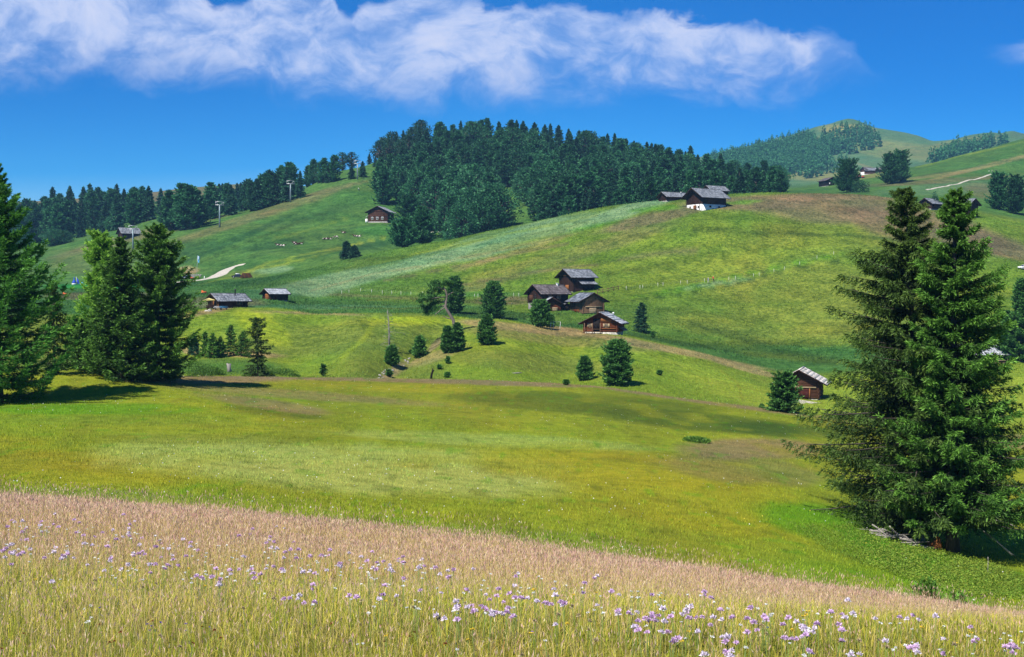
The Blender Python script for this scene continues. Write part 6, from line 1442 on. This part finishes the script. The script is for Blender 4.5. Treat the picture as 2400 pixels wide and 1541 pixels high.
# --- leafy herbs under the spruce pair
hp = [(1840, 1235), (1990, 1235), (2090, 1275), (2210, 1300), (2330, 1330), (2400, 1370), (2400, 1410), (2250, 1400), (2080, 1345), (1930, 1290)]
Vs, Fs, Cs, n0 = [], [], [], 0
for x_, y_ in scatter(hp, 2600, 2.6, 1.6, 9000):
    if FR.random() > .35 + 1.6 * abs(float(vnoise(np.array([x_ / 38.]), np.array([y_ / 18.]))[0])) + .35 * (x_ > 2080): continue
    p = at(x_, y_, lo=36, hi=100); m = 14; hgt = .24 if x_ > 2020 else .26
    B = np.array(p) + np.stack([gr.normal(0, .22, m), gr.normal(0, .22, m), gr.uniform(.0, hgt, m)], 1)
    D = np.stack([gr.normal(0, 1, m), gr.normal(0, 1, m), gr.uniform(-.1, .7, m) + (1.2 if x_ < 2020 else 0)], 1)
    V, F = kites(B, D, gr.uniform(.06, .14, m), gr.uniform(.014, .036, m) * (.5 if x_ < 2020 else 1), gr); Vs.append(V); Fs.append(F + n0); n0 += len(V)
    Cs.append(np.repeat(np.array([[.15, .27, .035]]) * gr.uniform(.6, 1.5, (m, 1)) * [1 + .5 * gr.random(), 1, 1], 4, 0))
tag(obj('herbs', col_mesh('herbs', np.concatenate(Vs), np.concatenate(Fs), np.concatenate(Cs), M_GRASS)), 'fresh green leafy herbs around the foot of the spruce pair', 'herbs', None, 'stuff')

# --- flowers, each an object
def m_petal(name, col):
    m, nt, b = mat_new(name); gi = nd(nt, 'ShaderNodeNewGeometry').outputs['Random Per Island']
    nt.links.new(ramp(nt, gi, [(0, [v * .8 for v in col]), (1, [min(.95, v * 1.15) for v in col])]), b.inputs['Base Color']); val(b.inputs['Roughness'], .6)
    tr = nd(nt, 'ShaderNodeBsdfTranslucent'); val(tr.inputs[0], (*col, 1)); mx = nd(nt, 'ShaderNodeMixShader'); val(mx.inputs[0], .3)
    nt.links.new(b.outputs[0], mx.inputs[1]); nt.links.new(tr.outputs[0], mx.inputs[2]); nt.links.new(mx.outputs[0], nt.nodes['Material Output'].inputs[0])
    return m
M_STEM = m_plain('flower_stem', (.16, .22, .05), .7, .2)
def flower_mesh(name, mat, seed, r, hh, dome=.5, n=26):
    rng = np.random.default_rng(seed); st_ = MB()
    lx, ly = rng.normal(0, .05, 2); st_.tube([(-lx, -ly, -.05), (-lx * .3, -ly * .3, hh * .5), (0, 0, hh)], [.003, .0025, .002], 4)
    a = rng.uniform(0, 2 * PI, n); e = rng.uniform(-.15, 1.3, n) * dome
    D = np.stack([np.cos(a) * np.cos(e), np.sin(a) * np.cos(e), np.sin(e)], 1)
    V, F = kites(np.array([0, 0, hh]) + D * r * .15, D, r * rng.uniform(.7, 1.1, n), r * .30 + 0 * a, rng)
    SV = np.concatenate(st_.V); q = np.concatenate(st_.Q); t = np.concatenate(st_.T)
    return mesh_np(name, np.vstack([SV, V]), [np.concatenate([q, F + len(SV)]), t], mats=[mat, M_STEM], midx=np.concatenate([np.ones(len(q), int), np.zeros(len(F), int), np.ones(len(t), int)]))
LIL, LILW, WHT, YEL, RUST, VIO = m_petal('lilac_petals', (.74, .53, .75)), m_petal('pale_lilac_petals', (.84, .74, .85)), m_petal('white_petals', (.86, .86, .83)), m_petal('yellow_petals', (.80, .58, .05)), m_petal('rust_seeds', (.26, .07, .03)), m_petal('violet_petals', (.16, .10, .50))
FM = {'lilac': [flower_mesh('lilac_flower', LIL if i % 3 else LILW, 800 + i, .025, .42, .9, 30) for i in range(5)], 'white': [flower_mesh('white_flower', WHT, 810 + i, .014, .40, .6, 16) for i in range(4)],
      'yellow': [flower_mesh('yellow_flower', YEL, 820 + i, .017, .36, .4, 14) for i in range(2)], 'rust': [flower_mesh('rust_seed_head', RUST, 830 + i, .013, .30, 1.1, 16) for i in range(3)], 'violet': [flower_mesh('violet_flower', VIO, 840, .010, .34, .9, 12)],
      'fluff': [flower_mesh('seed_clock', m_petal('seed_fluff', (.52, .42, .26)), 850 + i, .018, .38, 1.2, 30) for i in range(2)]}
FL = {'lilac': ('lilac_flower', 'lilac flower head standing in the tall foreground grass', 'flower', 'lilac flowers in the foreground grass'), 'white': ('white_flower', 'white flower head standing in the tall foreground grass', 'flower', 'white flowers in the foreground grass'),
      'yellow': ('yellow_flower', 'small yellow flower in the tall foreground grass', 'flower', 'yellow flowers in the foreground grass'), 'rust': ('dock_plant', 'rust brown dock plant low in the foreground grass', 'plant', 'rust brown docks in the foreground grass'),
      'violet': ('violet_flower', 'small deep violet flower low in the foreground grass', 'flower', 'violet flowers in the foreground grass'), 'fluff': ('dandelion_clock', 'round fluffy beige dandelion clock in the foreground grass', 'flower', 'fluffy dandelion clocks in the foreground grass')}
def flower(kind, px, py):
    hh = {'lilac': .42, 'white': .40, 'yellow': .36, 'rust': .30, 'violet': .34, 'fluff': .38}[kind]; sc = FR.uniform(.8, 1.15)
    s, t = st(px, py); dd = np.linspace(4.6, 30, 900); hv = hh * sc * (.42 + .58 * sstep(7, 21, dd)) * 1.08; g = H(s * dd, dd) + hv - t * dd; i = int(np.argmax(g >= 0))
    if g[i] < 0: return
    n_, lab, cat, grp = FL[kind]
    o = obj(n_, FR.choice(FM[kind]), None, (s * dd[i], dd[i], float(H(s * dd[i], dd[i])) + float(hv[i]) - hh * sc * (.72 + .28 * float(sstep(7, 12, dd[i])))), FR.uniform(0, 6.28), sc * (.72 + .28 * float(sstep(7, 12, dd[i]))))
    o.rotation_euler = (FR.gauss(0, .08), FR.gauss(0, .08), o.rotation_euler.z); tag(o, lab, cat, grp)
for px, py, n, sp in ((30, 1292, 12, 16), (150, 1306, 7, 15), (300, 1238, 8, 26), (95, 1222, 8, 45), (250, 1312, 2, 8), (362, 1300, 5, 18), (352, 1328, 4, 12), (480, 1358, 7, 18), (545, 1346, 3, 10), (690, 1412, 7, 24), (665, 1268, 7, 34), (630, 1250, 6, 40), (1100, 1430, 12, 22), (1135, 1424, 8, 18), (1165, 1440, 7, 20), (1082, 1452, 3, 8),
        (1282, 1412, 11, 26), (1210, 1400, 5, 22), (1040, 1342, 6, 14), (1190, 1446, 3, 8), (1515, 1458, 12, 24), (1502, 1482, 4, 12), (1600, 1436, 9, 20), (1566, 1500, 6, 14), (1700, 1452, 11, 44), (1760, 1462, 5, 30), (1888, 1482, 9, 22), (1862, 1498, 5, 12), (1720, 1500, 3, 8), (1995, 1438, 5, 36), (2140, 1452, 5, 36), (2372, 1516, 3, 12), (1700, 1530, 6, 16), (2130, 1522, 5, 16), (900, 1320, 5, 30), (1360, 1370, 5, 40), (820, 1290, 5, 40)):
    for _ in range(max(1, round(n * .9))): flower('lilac', px + FR.gauss(0, sp), py + FR.gauss(0, sp * .4))
for _ in range(90):
    px = FR.uniform(0, 2400); flower('lilac', px, np.interp(px, [0, 1200, 2400], [1200, 1325, 1465]) + abs(FR.gauss(0, 50)) + 12)
for px, py, n, sp in ((205, 1424, 3, 7), (205, 1455, 3, 6), (966, 1424, 6, 11), (1036, 1430, 2, 5), (850, 1509, 2, 4), (1060, 1524, 1, 2), (470, 1352, 3, 9), (170, 1284, 4, 12), (1282, 1510, 1, 2), (1900, 1540, 3, 10), (2000, 1532, 3, 9), (2090, 1528, 3, 9), (1400, 1420, 3, 20), (1470, 1440, 3, 12)):
    for _ in range(n): flower('white', px + FR.gauss(0, sp), py + FR.gauss(0, sp * .5))
for _ in range(190):
    px = FR.uniform(0, 2400); flower('white', px, np.interp(px, [0, 1200, 2400], [1200, 1330, 1470]) + abs(FR.gauss(0, 50)) + 14)
for _ in range(70): px = FR.uniform(0, 1000); flower('white', px, np.interp(px, [0, 1000], [1200, 1300]) + FR.uniform(15, 130))
for _ in range(60): px = FR.uniform(0, 1000); flower('lilac', px, np.interp(px, [0, 1000], [1200, 1300]) + FR.uniform(10, 110))
for _ in range(34): px = FR.uniform(0, 2400); flower('yellow', px, np.interp(px, [0, 1200, 2400], [1240, 1360, 1490]) + abs(FR.gauss(0, 90)))
for _ in range(20): px = FR.choice([FR.gauss(250, 40), FR.gauss(460, 60), FR.gauss(980, 30), FR.uniform(0, 1000)]); flower('rust', px, 1490 + FR.gauss(0, 22))
for px, py in ((345, 1465), (365, 1470), (420, 1480), (238, 1428), (375, 1463), (448, 1463), (490, 1472), (1262, 1476), (348, 1478)): flower('violet', px, py)
for _ in range(46): px = FR.uniform(0, 2400); flower('fluff', px, np.interp(px, [0, 1200, 2400], [1330, 1410, 1505]) + abs(FR.gauss(0, 70)))
# ------------------------------------------------------------------ light, sky, camera
SUN_EL, SUN_X, SUN_Y = R(51), -0.58, -0.81
sv = Vector((SUN_X, SUN_Y, 0)).normalized() * math.cos(SUN_EL) + Vector((0, 0, math.sin(SUN_EL)))
sl = bpy.data.lights.new('sun', 'SUN'); sl.energy = 5.0; sl.angle = R(0.5); sl.color = (1.0, 0.95, 0.86)
so = bpy.data.objects.new('sun', sl); COL.objects.link(so); so.rotation_euler = sv.to_track_quat('Z', 'Y').to_euler()

w = bpy.data.worlds.new('World'); scene.world = w; w.use_nodes = True
nt = w.node_tree
for n_ in list(nt.nodes): nt.nodes.remove(n_)
sky = nd(nt, 'ShaderNodeTexSky', sky_type='NISHITA'); sky.sun_disc = False
sky.sun_elevation = SUN_EL; sky.sun_rotation = math.atan2(SUN_X, SUN_Y)
sky.altitude = 2000; sky.air_density = 1.0; sky.dust_density = 0.1; sky.ozone_density = 4.0
hs = nd(nt, 'ShaderNodeHueSaturation'); val(hs.inputs['Saturation'], 1.2); val(hs.inputs['Value'], 1.0); val(hs.inputs['Hue'], 0.497)
nt.links.new(sky.outputs[0], hs.inputs['Color'])
gen = nd(nt, 'ShaderNodeTexCoord').outputs['Generated']
sx = nd(nt, 'ShaderNodeSeparateXYZ'); nt.links.new(gen, sx.inputs[0])
yy = mth(nt, 'MAXIMUM', sx.outputs[1], 0.05)
U = mth(nt, 'DIVIDE', sx.outputs[0], yy); Vv = mth(nt, 'DIVIDE', sx.outputs[2], yy)
def curve(u, pts):
    """height of a cloud edge against bearing"""
    f = nd(nt, 'ShaderNodeFloatCurve'); c = f.mapping.curves[0]
    P = []
    for px, py in pts:
        s, t = st(px, py); P.append((float((s + 1) / 2), float(t * 2)))
    while len(c.points) < len(P): c.points.new(0.5, 0.5)
    for q, (a, b_) in zip(c.points, P): q.location = (a, b_); q.handle_type = 'AUTO'
    f.mapping.extend = 'HORIZONTAL'; f.mapping.use_clip = False
    f.mapping.update()
    nt.links.new(mth(nt, 'MULTIPLY', mth(nt, 'ADD', u, 1.0), 0.5), f.inputs['Value'])
    return mth(nt, 'MULTIPLY', f.outputs[0], 0.5)
# deep alpine blue overhead, paler towards the skyline and over the middle hill
el = nd(nt, 'ShaderNodeMapRange', interpolation_type='SMOOTHSTEP'); nt.links.new(Vv, el.inputs[0]); val(el.inputs[1], 0.03); val(el.inputs[2], 0.17)
g_ = mth(nt, 'EXPONENT', mth(nt, 'MULTIPLY', mth(nt, 'POWER', mth(nt, 'DIVIDE', U, 0.17), 2.0), -1.0))
elf = mth(nt, 'SUBTRACT', el.outputs[0], mth(nt, 'MULTIPLY', g_, 0.22), True)
skt = mixc(nt, 1.0, hs.outputs[0], ramp(nt, elf, [(0.0, (0.95, 1.12, 1.26)), (0.40, (0.14, 0.78, 1.22)), (1.0, (0.03, 0.60, 1.10))]), 'MULTIPLY')
cmb = nd(nt, 'ShaderNodeCombineXYZ'); nt.links.new(U, cmb.inputs[0]); nt.links.new(mth(nt, 'MULTIPLY', Vv, 1.45), cmb.inputs[1])
cv = cmb.outputs[0]
warp = nd(nt, 'ShaderNodeTexNoise'); val(warp.inputs['Scale'], 9.0); val(warp.inputs['Detail'], 4); nt.links.new(cv, warp.inputs['Vector'])
wv = nd(nt, 'ShaderNodeVectorMath', operation='MULTIPLY_ADD'); nt.links.new(warp.outputs['Color'], wv.inputs[0]); val(wv.inputs[1], (.07, .07, 0)); nt.links.new(cv, wv.inputs[2])
cw = wv.outputs[0]
nA = noise(nt, cw, 7.0, 9, 0.60, 0.3); nB = noise(nt, cw, 22.0, 9, 0.62, 0.3)
mpn = nd(nt, 'ShaderNodeMapping'); val(mpn.inputs['Location'], (3.1, 7.7, 0)); nt.links.new(cw, mpn.inputs[0])
nC = noise(nt, mpn.outputs[0], 6.0, 8, 0.62, 0.3)
lowE = curve(U, [(-900, 175), (0, 168), (300, 176), (550, 195), (740, 225), (1000, 228), (1300, 224), (1700, 217), (1850, 212), (1960, 185), (2060, 150), (2200, 110), (2330, 122), (2400, 140), (2600, 160), (3000, 180)])
topE = curve(U, [(-900, -300), (0, -220), (400, -120), (500, -10), (560, 0), (620, -60), (760, -60), (815, 36), (850, 0), (930, -14), (1040, -10), (1200, 8), (1290, 30), (1350, 24), (1470, 40), (1550, 16), (1640, 36), (1750, 50), (1880, 70), (1980, 100), (2060, 160), (2200, 190), (2330, 122), (2400, 92), (2600, 20), (3000, -100)])
wob = mth(nt, 'MULTIPLY', mth(nt, 'SUBTRACT', nA, 0.5), 0.045)
wob2 = mth(nt, 'MULTIPLY', mth(nt, 'SUBTRACT', nB, 0.5), 0.042)
vw = mth(nt, 'ADD', Vv, mth(nt, 'ADD', wob, wob2))
lo_ = nd(nt, 'ShaderNodeMapRange', interpolation_type='SMOOTHSTEP'); nt.links.new(mth(nt, 'SUBTRACT', vw, lowE), lo_.inputs[0]); val(lo_.inputs[1], -0.016); val(lo_.inputs[2], 0.034)
hi_ = nd(nt, 'ShaderNodeMapRange', interpolation_type='SMOOTHSTEP'); nt.links.new(mth(nt, 'SUBTRACT', topE, vw), hi_.inputs[0]); val(hi_.inputs[1], -0.003); val(hi_.inputs[2], 0.008)
dens = mth(nt, 'MULTIPLY', lo_.outputs[0], hi_.outputs[0])
body = nd(nt, 'ShaderNodeMapRange', interpolation_type='SMOOTHSTEP'); nt.links.new(mth(nt, 'ADD', mth(nt, 'MULTIPLY', nC, 0.5), mth(nt, 'MULTIPLY', nB, 0.5)), body.inputs[0]); val(body.inputs[1], 0.40); val(body.inputs[2], 0.57); val(body.inputs[3], 0.36); val(body.inputs[4], 0.90)
dens = mth(nt, 'MULTIPLY', dens, body.outputs[0], True)
lit = nd(nt, 'ShaderNodeMapRange'); nt.links.new(mth(nt, 'ADD', mth(nt, 'MULTIPLY', nC, 0.55), mth(nt, 'MULTIPLY', nB, 0.45)), lit.inputs[0]); val(lit.inputs[1], 0.42); val(lit.inputs[2], 0.62)
CLOUD_A, CLOUD_B = (3.4, 5.0, 8.8), (6.9, 7.3, 9.2)
cc_ = mixc(nt, lit.outputs[0], CLOUD_A, CLOUD_B)
skyc = mixc(nt, dens, skt, cc_)
bg = nd(nt, 'ShaderNodeBackground'); val(bg.inputs[1], 0.075); nt.links.new(skyc, bg.inputs[0])
wo = nd(nt, 'ShaderNodeOutputWorld'); nt.links.new(bg.outputs[0], wo.inputs[0])

cam = bpy.data.cameras.new('camera'); co_ = bpy.data.objects.new('camera', cam); COL.objects.link(co_)
cam.sensor_width = 36.0; cam.lens = 36.0 * FPX / 2400.0
cam.clip_start = 0.1; cam.clip_end = 20000
co_.location = (0, 0, 0); co_.rotation_euler = (PI / 2 - PITCH, 0, 0)
scene.camera = co_
vs = scene.view_settings
vs.view_transform = 'Standard'; vs.look = 'None'; vs.exposure = 0.55; vs.gamma = 1.0; vs.use_curve_mapping = False
scene.render.resolution_x = 1024; scene.render.resolution_y = 657
scene.cycles.max_bounces = 5; scene.cycles.diffuse_bounces = 3; scene.cycles.transparent_max_bounces = 4
scene.cycles.volume_bounces = 0

# ------------------------------------------------------------------ the air
hz = MB(); hz.box((0, 1650, 30), (8000, 3900, 600))
hm = bpy.data.materials.new('thin_mountain_haze'); hm.use_nodes = True; hn = hm.node_tree
hn.nodes.remove(hn.nodes['Principled BSDF'])
pv = nd(hn, 'ShaderNodeVolumePrincipled'); val(pv.inputs['Color'], (0.28, 0.62, 1.0, 1)); val(pv.inputs['Density'], 0.00011); val(pv.inputs['Anisotropy'], 0.1)
hn.links.new(pv.outputs[0], hn.nodes['Material Output'].inputs['Volume'])
tag(hz.build('haze', hm), 'thin bluish haze over the far hills', None, None, 'stuff')
